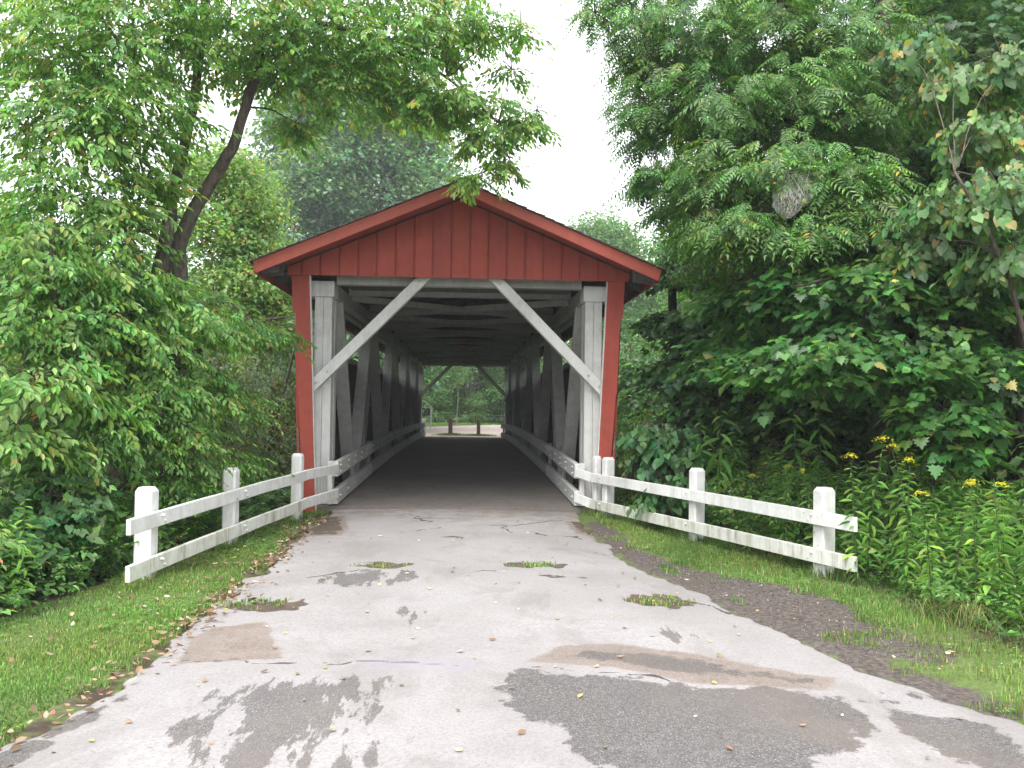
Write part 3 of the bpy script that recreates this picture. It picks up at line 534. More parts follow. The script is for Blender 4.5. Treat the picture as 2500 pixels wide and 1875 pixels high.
# side walls: vertical siding boards, open above, with a nailer along the top
mesh_sid = {}
for s in (-1, 1):
    xo = s*2.56
    for i in range(101):
        y = .32+i*.296; key = (s, i % 6)
        if key not in mesh_sid:
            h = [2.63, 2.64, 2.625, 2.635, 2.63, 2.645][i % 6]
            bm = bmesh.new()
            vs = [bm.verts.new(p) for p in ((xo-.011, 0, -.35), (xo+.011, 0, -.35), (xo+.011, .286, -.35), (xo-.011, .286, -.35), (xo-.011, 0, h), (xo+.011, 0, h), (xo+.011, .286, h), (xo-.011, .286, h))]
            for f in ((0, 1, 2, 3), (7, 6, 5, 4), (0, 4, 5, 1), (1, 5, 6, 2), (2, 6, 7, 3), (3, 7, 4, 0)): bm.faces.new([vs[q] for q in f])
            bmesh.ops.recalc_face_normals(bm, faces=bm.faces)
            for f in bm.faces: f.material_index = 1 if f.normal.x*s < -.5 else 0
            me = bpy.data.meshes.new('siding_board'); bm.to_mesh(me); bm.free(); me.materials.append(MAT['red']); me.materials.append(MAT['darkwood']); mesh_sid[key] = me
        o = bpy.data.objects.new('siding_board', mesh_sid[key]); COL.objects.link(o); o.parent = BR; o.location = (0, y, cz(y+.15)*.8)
    for z in (.35, 1.55, 2.54):
        for i in range(6):
            ya, yb = .3+i*4.98, .3+(i+1)*4.98
            beam('nailer', (s*2.485, ya, z+cz(ya)*.8), (s*2.485, yb-.004, z+cz(yb)*.8), .12, .09, MAT['truss'] if z > 2 else MAT['greywood'], BR)
# trusses: end posts, chords, verticals and crossing diagonals
NP = 5; y_a, y_b = .55, L_BR-.55; pan = (y_b-y_a)/NP
for s in (-1, 1):
    for ye, yd in ((.35, 1), (L_BR-.35, -1)):
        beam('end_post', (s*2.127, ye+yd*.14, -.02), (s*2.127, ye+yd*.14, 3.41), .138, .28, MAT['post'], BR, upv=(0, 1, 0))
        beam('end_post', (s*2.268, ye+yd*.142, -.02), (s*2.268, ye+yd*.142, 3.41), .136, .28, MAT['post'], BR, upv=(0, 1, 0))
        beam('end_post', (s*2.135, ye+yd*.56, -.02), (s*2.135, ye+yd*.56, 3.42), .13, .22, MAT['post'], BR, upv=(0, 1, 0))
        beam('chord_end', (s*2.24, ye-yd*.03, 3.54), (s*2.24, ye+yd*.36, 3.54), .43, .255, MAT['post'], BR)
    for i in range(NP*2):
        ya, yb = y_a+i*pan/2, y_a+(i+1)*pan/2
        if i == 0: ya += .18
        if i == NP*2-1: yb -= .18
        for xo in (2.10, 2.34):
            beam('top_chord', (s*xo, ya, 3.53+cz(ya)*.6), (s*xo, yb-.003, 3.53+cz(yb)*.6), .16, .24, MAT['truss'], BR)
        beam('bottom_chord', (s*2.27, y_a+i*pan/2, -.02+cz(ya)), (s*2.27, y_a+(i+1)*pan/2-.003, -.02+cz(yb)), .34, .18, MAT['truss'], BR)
    for i in range(NP):
        yT = y_a+i*pan; ym = yT+pan*.5; yE = yT+pan
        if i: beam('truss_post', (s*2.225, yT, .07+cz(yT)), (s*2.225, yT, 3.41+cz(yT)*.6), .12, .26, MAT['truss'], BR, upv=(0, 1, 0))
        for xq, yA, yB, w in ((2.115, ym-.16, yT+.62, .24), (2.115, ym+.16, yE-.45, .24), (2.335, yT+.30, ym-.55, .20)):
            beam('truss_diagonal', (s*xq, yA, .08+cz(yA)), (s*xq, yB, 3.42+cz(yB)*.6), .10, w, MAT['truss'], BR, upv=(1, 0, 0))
# tie beams, lateral bracing and the boarded end bays overhead
for yy in (.42, L_BR-.42):
    beam('tie_beam', (-1.99, yy, 3.70), (1.99, yy, 3.70), .2, .17, MAT['truss'], BR)
for ya, yb in ((.55, 2.0), (L_BR-2.0, L_BR-.55)):
    for i in range(12):
        x = -1.95+(i+.5)*.325; beam('ceiling_board', (x, ya, 3.735), (x, yb, 3.735), .32, .025, MAT['greywood'], BR, bev=.003)
nb = 8; bp = (L_BR-4.0)/nb
for i in range(nb+1):
    y = 2.0+i*bp; beam('tie_beam', (-2.0, y, 3.70+cz(y)*.6), (2.0, y, 3.70+cz(y)*.6), .2, .16, MAT['truss'], BR)
for i in range(nb):
    ya, yb = 2.08+i*bp, 2.0+(i+1)*bp-.08; zz = 3.56+cz((ya+yb)/2)*.6
    beam('lateral_brace', (-2.0, ya, zz), (2.0, yb, zz), .13, .11, MAT['truss'], BR)
    ym = (ya+yb)/2
    beam('lateral_brace', (2.0, ya, zz), (.1, ym-.09, zz), .13, .11, MAT['truss'], BR)
    beam('lateral_brace', (-.1, ym+.09, zz), (-2.0, yb, zz), .13, .11, MAT['truss'], BR)
def bolt_mesh(r=.028):
    bm = bmesh.new(); bmesh.ops.create_cone(bm, cap_ends=True, segments=6, radius1=r, radius2=r*.55, depth=.035); me = bpy.data.meshes.new('bolt'); bm.to_mesh(me); bm.free(); me.materials.append(MAT['bolt']); return me
BOLT = bolt_mesh(); BOLT_S = bolt_mesh(.016)
def bolt(parent, loc, axis, me=BOLT):
    o = bpy.data.objects.new('bolt', me); COL.objects.link(o); o.parent = parent; o.rotation_euler = Vector(axis).to_track_quat('Z', 'Y').to_euler()
    o.location = Vector(loc) - (Vector(parent.location) if parent.type == 'EMPTY' else Vector((0, 0, 0))); return o
# knee braces across the portal corners
for yy, yd in ((.24, -1), (L_BR-.24, 1)):
    for s in (-1, 1):
        a = (s*2.36, yy, 1.93); b = (s*.52, yy, 3.79)
        o = beam('knee_brace', a, b, .17, .17, MAT['post'], BR, upv=(0, 1, 0), bev=.008)
        dx, dz = (b[0]-a[0]), (b[2]-a[2])
        for t in (.05, .145, .93): bolt(o, (a[0]+dx*t, yy+yd*.09, a[2]+dz*t), (0, yd, 0))
# guard rail, kick rail, blocking
for s in (-1, 1):
    for nm, z0, hh in (('guard_rail', .65, .235), ('kick_rail', .215, .235)):
        n = 6
        for i in range(n):
            ya, yb = .1+i*(L_BR-.2)/n, .1+(i+1)*(L_BR-.2)/n-.004
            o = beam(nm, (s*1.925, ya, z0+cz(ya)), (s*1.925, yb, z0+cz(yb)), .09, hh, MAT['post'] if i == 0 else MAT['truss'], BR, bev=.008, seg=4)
            for k in range(6):
                y = ya+.25+k*(yb-ya-.3)/5; zc = z0+cz(ya)+(cz(yb)-cz(ya))*(y-ya)/(yb-ya)
                for dz in ((-.05, .05) if nm == 'guard_rail' else (0,)): bolt(o, (s*1.876, y, zc+dz), (-s, 0, 0))
    for i in range(12):
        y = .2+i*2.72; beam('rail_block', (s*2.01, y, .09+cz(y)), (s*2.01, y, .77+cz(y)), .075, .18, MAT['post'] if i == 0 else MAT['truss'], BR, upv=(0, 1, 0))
# ================================================================ fences at the approach
def fence_post(par, x, y, z0, top, w=.195, rot=0.0, mat=None):
    bm = bmesh.new(); h = w/2; c = .02; tz = .04
    prof = [(-h+c, -h), (h-c, -h), (h, -h+c), (h, h-c), (h-c, h), (-h+c, h), (-h, h-c), (-h, -h+c)]
    rings = []
    for z, k in ((z0, 1), ((z0+top)/2, 1.0), (top-tz, 1), (top, .72)):
        rings.append([bm.verts.new((px*k*math.cos(rot)-py*k*math.sin(rot)+x, px*k*math.sin(rot)+py*k*math.cos(rot)+y, z)) for px, py in prof])
    for A, B in zip(rings, rings[1:]):
        for k in range(8): bm.faces.new((A[k], A[(k+1) % 8], B[(k+1) % 8], B[k]))
    bm.faces.new(rings[-1]); bm.faces.new(rings[0][::-1]); bmesh.ops.recalc_face_normals(bm, faces=bm.faces)
    me = bpy.data.meshes.new('post'); bm.to_mesh(me); bm.free(); return link('post', me, par, [mat or MAT['white']])
FL = empty('rail_fence', (-2.55, -3.4, 0), 'white two-rail wooden fence on the left verge with three posts and algae-stained lower rail', 'fence', 'white approach fences')
Lp = [(-2.865, -5.50, .885, .168), (-2.61, -3.49, .925, .158), (-2.285, -1.12, .965, .15)]
for x, y, t, w in Lp: fence_post(FL, x, y, -.4, t, w, -.13)
la = [(-2.805, -6.10), (-2.155, -1.27), (-1.885, .08)]
for nm, zz, hh, mt in (('upper_rail', (.585, .665, .665), .14, 'white'), ('lower_rail', (.175, .262, .27), .145, 'whitemoss')):
    o = beam(nm, la[0]+(zz[0],), la[1]+(zz[1],), .045, hh, MAT[mt], FL, seg=6, warp=.008, seed=3, bev=.005)
    o2 = beam(nm, (la[1][0]+.001, la[1][1]+.006, zz[1]), la[2]+(zz[2],), .045, hh, MAT['white'], FL, seg=2, bev=.005)
    for x, y, t, w in Lp:
        f = (y-la[0][1])/(la[1][1]-la[0][1]); zc = zz[0]+(zz[1]-zz[0])*f; xx = la[0][0]+(la[1][0]-la[0][0])*f
        for dx, dz in ((-.03, .03), (.03, -.03)): bolt(o, (xx+.03, y+dx, zc+dz), (1, -.13, 0), BOLT_S)
FR = empty('rail_fence', (2.95, -3.0, 0), 'white two-rail wooden fence on the right verge with paired posts at the bridge', 'fence', 'white approach fences')
Rp = [(3.77, -5.21, .91, .168), (3.065, -2.94, .935, .16), (2.32, -.55, .92, .16), (2.205, -.17, .92, .115)]
for x, y, t, w in Rp: fence_post(FR, x, y, -.4, t, w, .3)
ra = [(3.835, -5.80), (2.105, -.24), (1.895, .08)]
for nm, zz, hh, mt in (('upper_rail', (.61, .585, .64), .14, 'white'), ('lower_rail', (.235, .175, .24), .145, 'whitemoss')):
    o = beam(nm, ra[0]+(zz[0],), ra[1]+(zz[1],), .045, hh, MAT[mt], FR, seg=6, warp=.006, seed=7, bev=.005)
    beam(nm, (ra[1][0]-.003, ra[1][1]+.008, zz[1]), ra[2]+(zz[2],), .045, hh, MAT['white'], FR, seg=2, bev=.005)
    for x, y, t, w in Rp[:3]:
        f = (y-ra[0][1])/(ra[1][1]-ra[0][1]); zc = zz[0]+(zz[1]-zz[0])*f; xx = ra[0][0]+(ra[1][0]-ra[0][0])*f
        for dx, dz in ((-.03, .03), (.03, -.03)): bolt(o, (xx-.03, y+dx, zc+dz), (-1, -.3, 0), BOLT_S)
# ================================================================ beyond the bridge
for i, (x, y, h, r_, lb) in enumerate(((-.70, 33.4, .93, .115, 'round brown wooden bollard left of the pair beyond the far opening'), (.80, 33.2, .88, .10, 'round brown wooden bollard right of the pair beyond the far opening'))):
    mb = MB(); tube(mb, [(x, y, -.3, r_*1.03), (x, y, .3, r_), (x+.01, y, h-.02, r_*.97), (x+.01, y, h, r_*.8)], 12)
    B = empty('wooden_bollard', (x, y, 0), lb, 'bollard', 'bollards beyond the bridge'); mb.build('post', MAT['bollard'], B, smooth=True)
    mb = MB(); tube(mb, [(x+.01, y, h-.001, r_*.86), (x+.01, y, h+.012, r_*.8)], 12); mb.build('cap', MAT['greywood'], B)
SG = empty('notice_board', (-3.2, 47, 0), 'low dark board on pale posts standing on the far lawn', 'sign')
for x in (-4.0, -2.30): mb = MB(); tube(mb, [(x, 47, -.2, .05), (x, 47, 1.45, .05), (x-.05, 47, 1.5, .045)], 8); mb.build('post', MAT['steel'], SG)
beam('panel', (-3.94, 47, 1.16), (-2.36, 47, 1.16), .05, .5, MAT['darkboard'], SG); beam('top_bar', (-4.0, 47, 1.49), (-2.30, 47, 1.49), .06, .05, MAT['steel'], SG)
FP = empty('end_post', (-2.0, L_BR+.75, 0), 'short white fence post just outside the far bridge opening', 'post')
fence_post(FP, -2.03, L_BR+.75, -.2, .95, .2)
PT = empty('picnic_table', (3.0, 63, 0), 'dark wooden picnic table in the shade under the far trees', 'table')
beam('table_top', (2.0, 63, .76), (3.8, 63, .76), .75, .06, MAT['darkboard'], PT)
for sy in (-.7, .7): beam('bench', (2.0, 63+sy, .45), (3.8, 63+sy, .45), .28, .05, MAT['darkboard'], PT)
for x in (2.35, 3.45):
    for sy in (-1, 1): beam('leg', (x, 63+sy*.62, -.02), (x, 63+sy*.2, .74), .09, .09, MAT['darkboard'], PT, upv=(1, 0, 0))
    beam('crossbar', (x, 62.2, .4), (x, 63.8, .4), .05, .08, MAT['darkboard'], PT)
# ================================================================ foliage library
def rotm(yaw, pit, rol):
    yaw, pit, rol = np.broadcast_arrays(np.asarray(yaw, float), np.asarray(pit, float), np.asarray(rol, float))
    cy, sy, cp, sp, cr, sr = np.cos(yaw), np.sin(yaw), np.cos(pit), np.sin(pit), np.cos(rol), np.sin(rol)
    R = np.empty(yaw.shape+(3, 3))
    R[..., 0, 0] = cy*cp; R[..., 0, 1] = cy*sp*sr-sy*cr; R[..., 0, 2] = cy*sp*cr+sy*sr
    R[..., 1, 0] = sy*cp; R[..., 1, 1] = sy*sp*sr+cy*cr; R[..., 1, 2] = sy*sp*cr-cy*sr
    R[..., 2, 0] = -sp; R[..., 2, 1] = cp*sr; R[..., 2, 2] = cp*cr
    return R        # positive pitch points the x axis down
def leaf_shape(kind):
    if kind == 'ovate': v = [(0, 0, 0), (.28, .21, .05), (.62, .20, .05), (1, 0, -.10), (.62, -.20, .05), (.28, -.21, .05)]; f = [(0, 3, 2, 1), (0, 5, 4, 3)]
    elif kind == 'lance': v = [(0, 0, 0), (.35, .10, .03), (.7, .075, 0), (1, 0, -.16), (.7, -.075, 0), (.35, -.10, .03)]; f = [(0, 3, 2, 1), (0, 5, 4, 3)]
    elif kind == 'leaflet': v = [(0, 0, 0), (.4, .15, .03), (1, 0, -.06), (.4, -.15, .03)]; f = [(0, 2, 1), (0, 3, 2)]
    elif kind == 'clump': v = [(0, 0, 0), (.45, .33, .06), (1, .05, -.1), (.5, -.3, .04)]; f = [(0, 2, 1), (0, 3, 2)]
    elif kind == 'maple':
        o = [(0, .05), (-.10, .22), (.03, .30), (.0, .58), (.22, .38), (.36, .52), (.44, .26), (.62, .34), (.66, .16), (1.0, 0)]
        v = [(.22, 0, .0)]+[(x, y, -.12*y*y-.06*x) for x, y in o]+[(x, -y, -.12*y*y-.06*x) for x, y in o[-2::-1]]
        n = len(v)-1; f = [(0, 1+(i+1) % n, 1+i) for i in range(n)]
    elif kind == 'heart':
        o = [(.02, .02), (-.12, .25), (.02, .44), (.3, .47), (.6, .32), (1.0, 0)]
        v = [(.15, 0, 0)]+[(x, y, .10*abs(y)-.12*x*x) for x, y in o]+[(x, -y, .10*abs(y)-.12*x*x) for x, y in o[-2::-1]]
        n = len(v)-1; f = [(0, 1+(i+1) % n, 1+i) for i in range(n)]
    v = np.array(v, float); return v, np.array([i for q in f for i in q]), np.array([len(q) for q in f])
LEAF = {k: leaf_shape(k) for k in ('ovate', 'lance', 'leaflet', 'clump', 'maple', 'heart')}
def ribbon(p0, p1, w):
    p0 = np.array(p0, float); p1 = np.array(p1, float); n = np.array([0, w, 0]); m = np.array([0, 0, w])
    return np.array([p0-n, p0+n, p1]), np.array([0, 1, 2]), np.array([3])
def make_spray(kind, r):
    """one twig with its leaves, growing along +x, faces up; returns a list of (verts, loops, totals, is_leaf)"""
    out = []
    def put(shape, pos, R, s): v, l, t = LEAF[shape]; out.append(((v*s)@R.T+pos, l, t, True))
    def twig(a, b, w=.004): v, l, t = ribbon(a, b, w); out.append((v, l, t, False))
    if kind in ('ovate', 'heart', 'small', 'maple'):
        L, n, s0 = dict(ovate=(.5, 11, .115), heart=(.45, 8, .11), small=(.4, 13, .062), maple=(.42, 8, .135))[kind]
        L *= r.uniform(.8, 1.2); bend = r.uniform(-.25, .25); twig((0, 0, 0), (L*.95, bend*L*.5, -.05*L))
        for i in range(n):
            t = .12+.88*(i+r.uniform(0, .6))/n; p = np.array([L*t, bend*L*.5*t*t, -.06*t*t*L]); sd = 1 if i % 2 else -1
            ya = sd*r.uniform(.5, 1.25)*(1-.6*t) if kind != 'maple' else sd*r.uniform(.5, 1.5)*(1-.5*t)
            R = rotm(ya, r.uniform(.05, .7), r.uniform(-.45, .45)); s = s0*r.uniform(.65, 1.2)
            pet = R@np.array([.25*s if kind != 'maple' else .5*s, 0, .1*s]); put('ovate' if kind == 'small' else kind, p+pet, R, s)
    elif kind == 'pinnate':
        for k in range(r.integers(3, 5)):
            yaw = r.uniform(-1.0, 1.0); L = r.uniform(.34, .5); n = r.integers(7, 10); dro = r.uniform(.3, .9); R0 = rotm(yaw, r.uniform(-.15, .2), r.uniform(-.3, .3))
            base = np.array([r.uniform(0, .15), 0, 0]); prev = base
            for i in range(n):
                t = (i+1)/n; p = base+R0@np.array([L*t, 0, -dro*L*t*t*.5]); twig(prev, p, .0025); prev = p
                for sd in (-1, 1):
                    s = .105*math.sin(.5+2.2*t)*r.uniform(.85, 1.1); put('leaflet', p, R0@rotm(sd*(1.15-.3*t), .25+r.uniform(-.1, .25), sd*.15), max(s, .04))
            put('leaflet', prev, R0@rotm(0, .5, 0), .08)
    elif kind == 'clump':
        for i in range(9): put('clump', r.normal(0, .17, 3)*np.array([1, 1, .7]), rotm(r.uniform(0, 6.3), r.uniform(-.2, .9), r.uniform(-.5, .5)), r.uniform(.13, .24))
    elif kind == 'fine':
        for i in range(14): put('clump', r.normal(0, .15, 3)*np.array([1, 1, .7]), rotm(r.uniform(0, 6.3), r.uniform(-.2, .9), r.uniform(-.5, .5)), r.uniform(.06, .12))
    v = np.concatenate([o[0] for o in out]); off = np.cumsum([0]+[len(o[0]) for o in out]); l = np.concatenate([o[1]+off[i] for i, o in enumerate(out)]); t = np.concatenate([o[2] for o in out])
    vid = np.concatenate([np.full(len(o[0]), i) for i, o in enumerate(out)]); isl = np.array([o[3] for o in out])
    return v, l, t, vid, isl, [(len(o[0]), len(o[1]), len(o[2])) for o in out]
SPRAY = {k: [make_spray(k, np.random.default_rng(100+i*7+j)) for i in range(9)] for j, k in enumerate(('ovate', 'heart', 'small', 'maple', 'pinnate', 'clump', 'fine'))}
def pal_cols(pal, n, r, jit=.22):
    w = np.array([p[1] for p in pal]); k = r.choice(len(pal), n, p=w/w.sum()); c = np.array([p[0] for p in pal])[k]
    return c*np.exp(r.normal(0, jit, (n, 1)))*(1+r.normal(0, .06, (n, 3)))
TWIG = np.array([.07, .05, .035])
def hue(n, r):
    return np.exp(r.normal(0, .14, (n, 1)))*np.exp(np.stack([r.normal(0, .14, n), r.normal(0, .04, n), r.normal(0, .18, n)], -1))
def scatter(mb, kind, pos, yaw, pit, rol, scl, pal, r, jit=.22, clump_tint=None, keep=None):
    """adds one spray per row of pos; keep(list) collects the nearest leaves as (verts, loops, totals, colour) instead"""
    var = r.integers(0, 9, len(pos))
    for q in range(9):
        ii = np.nonzero(var == q)[0]
        if not len(ii): continue
        v, l, t, vid, isl, _ = SPRAY[kind][q]
        R = rotm(yaw[ii], pit[ii], rol[ii]); V = np.einsum('nij,vj->nvi', R, v)*scl[ii][:, None, None]+pos[ii][:, None, :]
        n = len(ii); nl = len(isl); C = pal_cols(pal, n*nl, r, jit).reshape(n, nl, 3)
        if clump_tint is not None: C = C*clump_tint[ii][:, None, :]
        C[:, ~isl] = TWIG; C = np.clip(C, .004, .8)
        lo = (l[None, :]+(np.arange(n)*len(v))[:, None]).ravel()
        mb.arr(V.reshape(-1, 3), lo, np.tile(t, n), C[:, vid].reshape(-1, 3))
def lobe_points(lobes, r, dens=1.0, pull=1.0):
    P, O, Sc = [], [], []
    for x, y, z, rad, n, fl in lobes:
        n = max(3, int(n*dens)); d = r.normal(0, 1, (n, 3)); d /= np.linalg.norm(d, axis=1)[:, None]; u = r.uniform(.15, 1, n)**.5
        u = u*(.75+.5*vnoise(d[:, 0]*1.7+x*3, d[:, 2]*1.7+z*3, 1.0, int(abs(x*10))))
        P.append(np.array([x, y, z])+d*u[:, None]*np.array([rad, rad*1.25, rad*fl])*1.2-d*.16*pull); O.append(d)
    return np.concatenate(P), np.concatenate(O)
def split_leaves(crown, nmax, parent, mat, faces_per):
    pass
GREEN = dict(
 elder=[((0.135, 0.270, 0.064), 5), ((0.175, 0.335, 0.086), 4), ((0.243, 0.386, 0.097), 2), ((0.464, 0.368, 0.110), .35), ((0.480, 0.284, 0.045), .03)],
 horn=[((0.109, 0.235, 0.054), 5), ((0.149, 0.306, 0.074), 4), ((0.251, 0.384, 0.097), 1.5), ((0.343, 0.259, 0.053), .2)],
 walnut=[((0.065, 0.164, 0.036), 5), ((0.095, 0.224, 0.048), 4), ((0.161, 0.298, 0.063), 2), ((0.370, 0.238, 0.037), .10)],
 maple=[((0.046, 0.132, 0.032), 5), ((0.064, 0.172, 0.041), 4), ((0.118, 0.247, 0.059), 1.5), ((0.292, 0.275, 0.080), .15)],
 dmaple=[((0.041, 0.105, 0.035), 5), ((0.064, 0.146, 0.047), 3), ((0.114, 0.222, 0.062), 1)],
 vine=[((0.090, 0.188, 0.062), 5), ((0.134, 0.242, 0.086), 3), ((0.300, 0.283, 0.095), .5), ((0.375, 0.270, 0.068), .25)],
 redbud=[((0.059, 0.155, 0.052), 5), ((0.086, 0.196, 0.066), 3)],
 pale=[((0.153, 0.273, 0.080), 5), ((0.206, 0.325, 0.099), 3), ((0.292, 0.352, 0.114), 1), ((0.379, 0.184, 0.085), .12)],
 thick=[((0.101, 0.167, 0.067), 5), ((0.135, 0.221, 0.090), 3), ((0.205, 0.191, 0.102), .8), ((0.299, 0.195, 0.115), .2)],
 blue=[((0.105, 0.206, 0.106), 5), ((0.155, 0.268, 0.150), 4), ((0.211, 0.324, 0.184), 1)],
 far=[((0.067, 0.160, 0.042), 5), ((0.104, 0.224, 0.059), 4), ((0.154, 0.283, 0.078), 2)],
 weed=[((0.141, 0.296, 0.074), 5), ((0.204, 0.378, 0.091), 4), ((0.339, 0.473, 0.113), 1.2), ((0.359, 0.282, 0.093), .15)],
 cover=[((0.081, 0.188, 0.050), 5), ((0.131, 0.270, 0.072), 4), ((0.235, 0.365, 0.103), 1), ((0.335, 0.115, 0.059), .08)])
def ground_z(x, y): return float(height(np.array([x]), np.array([y]))[0])
def tree(name, key, kind, pal, label, scl=1.0, dens=1.0, bark='bark', droop=(.15, .75), seed=1, leafmat='leaf', group=None, subs=7, leaf_parts=0, jit=.22, cat='tree'):
    D = TREES[key]; r = np.random.default_rng(seed)
    b = D['trunk'][0][0]; gz = ground_z(b[0], b[1])
    root = empty(name, (b[0], b[1], gz), label, cat, group)
    mb = MB()
    trunks = [list(t) for t in D['trunk']]
    trunks[0] = [(b[0], b[1], min(gz, b[2])-.25, b[3]*1.45), (b[0], b[1], min(gz, b[2])+.12, b[3]*1.12)] + trunks[0]
    for i, t in enumerate(trunks):
        if i and t[0][2] < 1.0 and t[0] not in D['trunk'][0]:
            g = ground_z(t[0][0], t[0][1]); t.insert(0, (t[0][0], t[0][1], min(g, t[0][2])-.2, t[0][3]*1.2))
        tube(mb, t, 9 if i == 0 else 7, wob=.006)
    allp = np.array([p for t in D['trunk'] for p in t])
    P, O = lobe_points(D['lobes'], r, dens)
    for x, y, z, rad, n, fl in D['lobes']:
        c = np.array([x, y, z]); dd = np.linalg.norm(allp[:, :3]-c, axis=1)+np.where(allp[:, 2] > z+.1, 1.5, 0); k = np.argmin(dd); a = allp[k]
        m = (a[:3]*.5+c*.5)+np.array([0, 0, .08*np.linalg.norm(c-a[:3])]); rb = min(a[3]*.6, .012+.006*np.linalg.norm(c-a[:3]))
        if dd[k] > .12: tube(mb, [tuple(a[:3])+(rb,), tuple(m)+(rb*.75,), tuple(c)+(rb*.45,)], 5, wob=.012)
        for _ in range(subs):
            d = r.normal(0, 1, 3); d /= np.linalg.norm(d); e = c+d*rad*.95*np.array([1, 1.1, fl]); mm = (c+e)/2+r.normal(0, .06, 3)
            tube(mb, [tuple(c)+(.008,), tuple(mm)+(.006,), tuple(e)+(.003,)], 4)
    tk = mb.build('trunk', MAT[bark], root, smooth=True)
    yaw = np.arctan2(O[:, 1], O[:, 0])+r.normal(0, .8, len(P)); pit = r.uniform(droop[0], droop[1], len(P)); rol = r.normal(0, .3, len(P))
    sc = scl*r.uniform(.6, 1.25, len(P)); ct = hue(len(P), r)
    mb = MB()
    if leaf_parts:
        # the sprays nearest to the lane carry their largest leaves as separate pieces
        dist = np.linalg.norm(P-np.array(CAM), axis=1); inview = P[:, 2] < 7.2; order = np.argsort(np.where(inview, dist, 99)); near = order[:max(1, leaf_parts//8)]; rest = np.setdiff1d(np.arange(len(P)), near)
        scatter(mb, kind, P[rest], yaw[rest], pit[rest], rol[rest], sc[rest], pal, r, jit, ct[rest])
        cnt = 0
        for q in near:
            v, l, t, vid, isl, parts = SPRAY[kind][r.integers(0, 9)]; R = rotm(yaw[q], pit[q], rol[q]); V = (v@R.T)*sc[q]+P[q]; a = 0; lo = 0; to = 0; cols = pal_cols(pal, len(parts), r, jit)
            for j, (nv, nl, ntt) in enumerate(parts):
                m1 = MB(); vv = V[a:a+nv]; ll = l[lo:lo+nl]-a
                if isl[j] and cnt < leaf_parts:
                    m1.arr(vv, ll, t[to:to+ntt], np.tile(np.clip(cols[j], .004, .8), (nv, 1))); m1.build('leaf', MAT[leafmat], root, color=True); cnt += 1
                else: mb.arr(vv, ll, t[to:to+ntt], np.tile(np.clip(cols[j] if isl[j] else TWIG, .004, .8), (nv, 1)))
                a += nv; lo += nl; to += ntt
    else: scatter(mb, kind, P, yaw, pit, rol, sc, pal, r, jit, ct)
    cr = mb.build('crown', MAT[leafmat], root, color=True); tag(cr, kind='stuff')
    return root
tree('box_elder_tree', 'box_elder', 'ovate', GREEN['elder'], 'tall forked tree arching from the left over the bridge roof, with drooping leaves', .76, 2.3, seed=1, leaf_parts=0)
tree('hornbeam_tree', 'hophornbeam', 'ovate', GREEN['horn'], 'leafy tree behind the left fence whose twig reaches across the red jamb', .74, 2.1, seed=2, leaf_parts=240)
tree('sapling', 'sapling_left', 'ovate', GREEN['elder'], 'slender leafy sapling at the left edge beside the shrubs', 1.0, 1.2, seed=3, leaf_parts=160)
tree('locust_tree', 'honey_locust', 'fine', GREEN['pale'], 'pale feathery yellow-green tree left of the bridge eave', 1.15, 1.9, seed=4)
tree('thicket_shrub', 'thicket', 'small', GREEN['thick'], 'grey-green tangled thicket between the left trees and the bridge wall', 1.3, 1.7, seed=5, cat='shrub')
tree('privet_bush', 'left_bush', 'small', GREEN['horn'], 'fine-leaved bush wrapped round the trunks behind the left fence', 1.15, 1.5, seed=15, cat='shrub')
tree('walnut_tree', 'walnut', 'pinnate', GREEN['walnut'], 'big walnut with feathered fronds filling the sky right of the roof', .85, 1.75, 'darkbark', seed=6, leafmat='gloss_leaf')
tree('maple_tree', 'sugar_maple', 'maple', GREEN['maple'], 'maple with lobed leaves and dark trunk at the right edge of the view', .7, 2.7, 'darkbark', (.1, .6), seed=7, leaf_parts=280)
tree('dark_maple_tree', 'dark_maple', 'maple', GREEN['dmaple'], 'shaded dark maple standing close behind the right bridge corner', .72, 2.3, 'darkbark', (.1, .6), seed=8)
tree('grapevine', 'grapevine', 'heart', GREEN['vine'], 'grapevine with round pale leaves climbing high at the right edge', .72, 2.4, 'bark', (.5, 1.3), seed=9, leaf_parts=240, cat='vine')
tree('redbud_shrub', 'redbud', 'heart', GREEN['redbud'], 'heart-leaved shrub touching the right red jamb behind the fence', .95, 1.25, 'bark', (.4, 1.1), seed=10, leaf_parts=200, cat='shrub')
mt = [o for o in bpy.data.objects if o.name == 'maple_tree'][0]
tp = TREES['sugar_maple']['trunk'][0]
for z, m, hh in ((2.02, 'orange', .10), (1.93, 'yellow', .06), (1.45, 'paper', .16)):
    beam('trail_marker', (tp[1][0]-.16, tp[1][1]-.165, z), (tp[1][0]-.03, tp[1][1]-.235, z), .012, hh, MAT[m], mt)
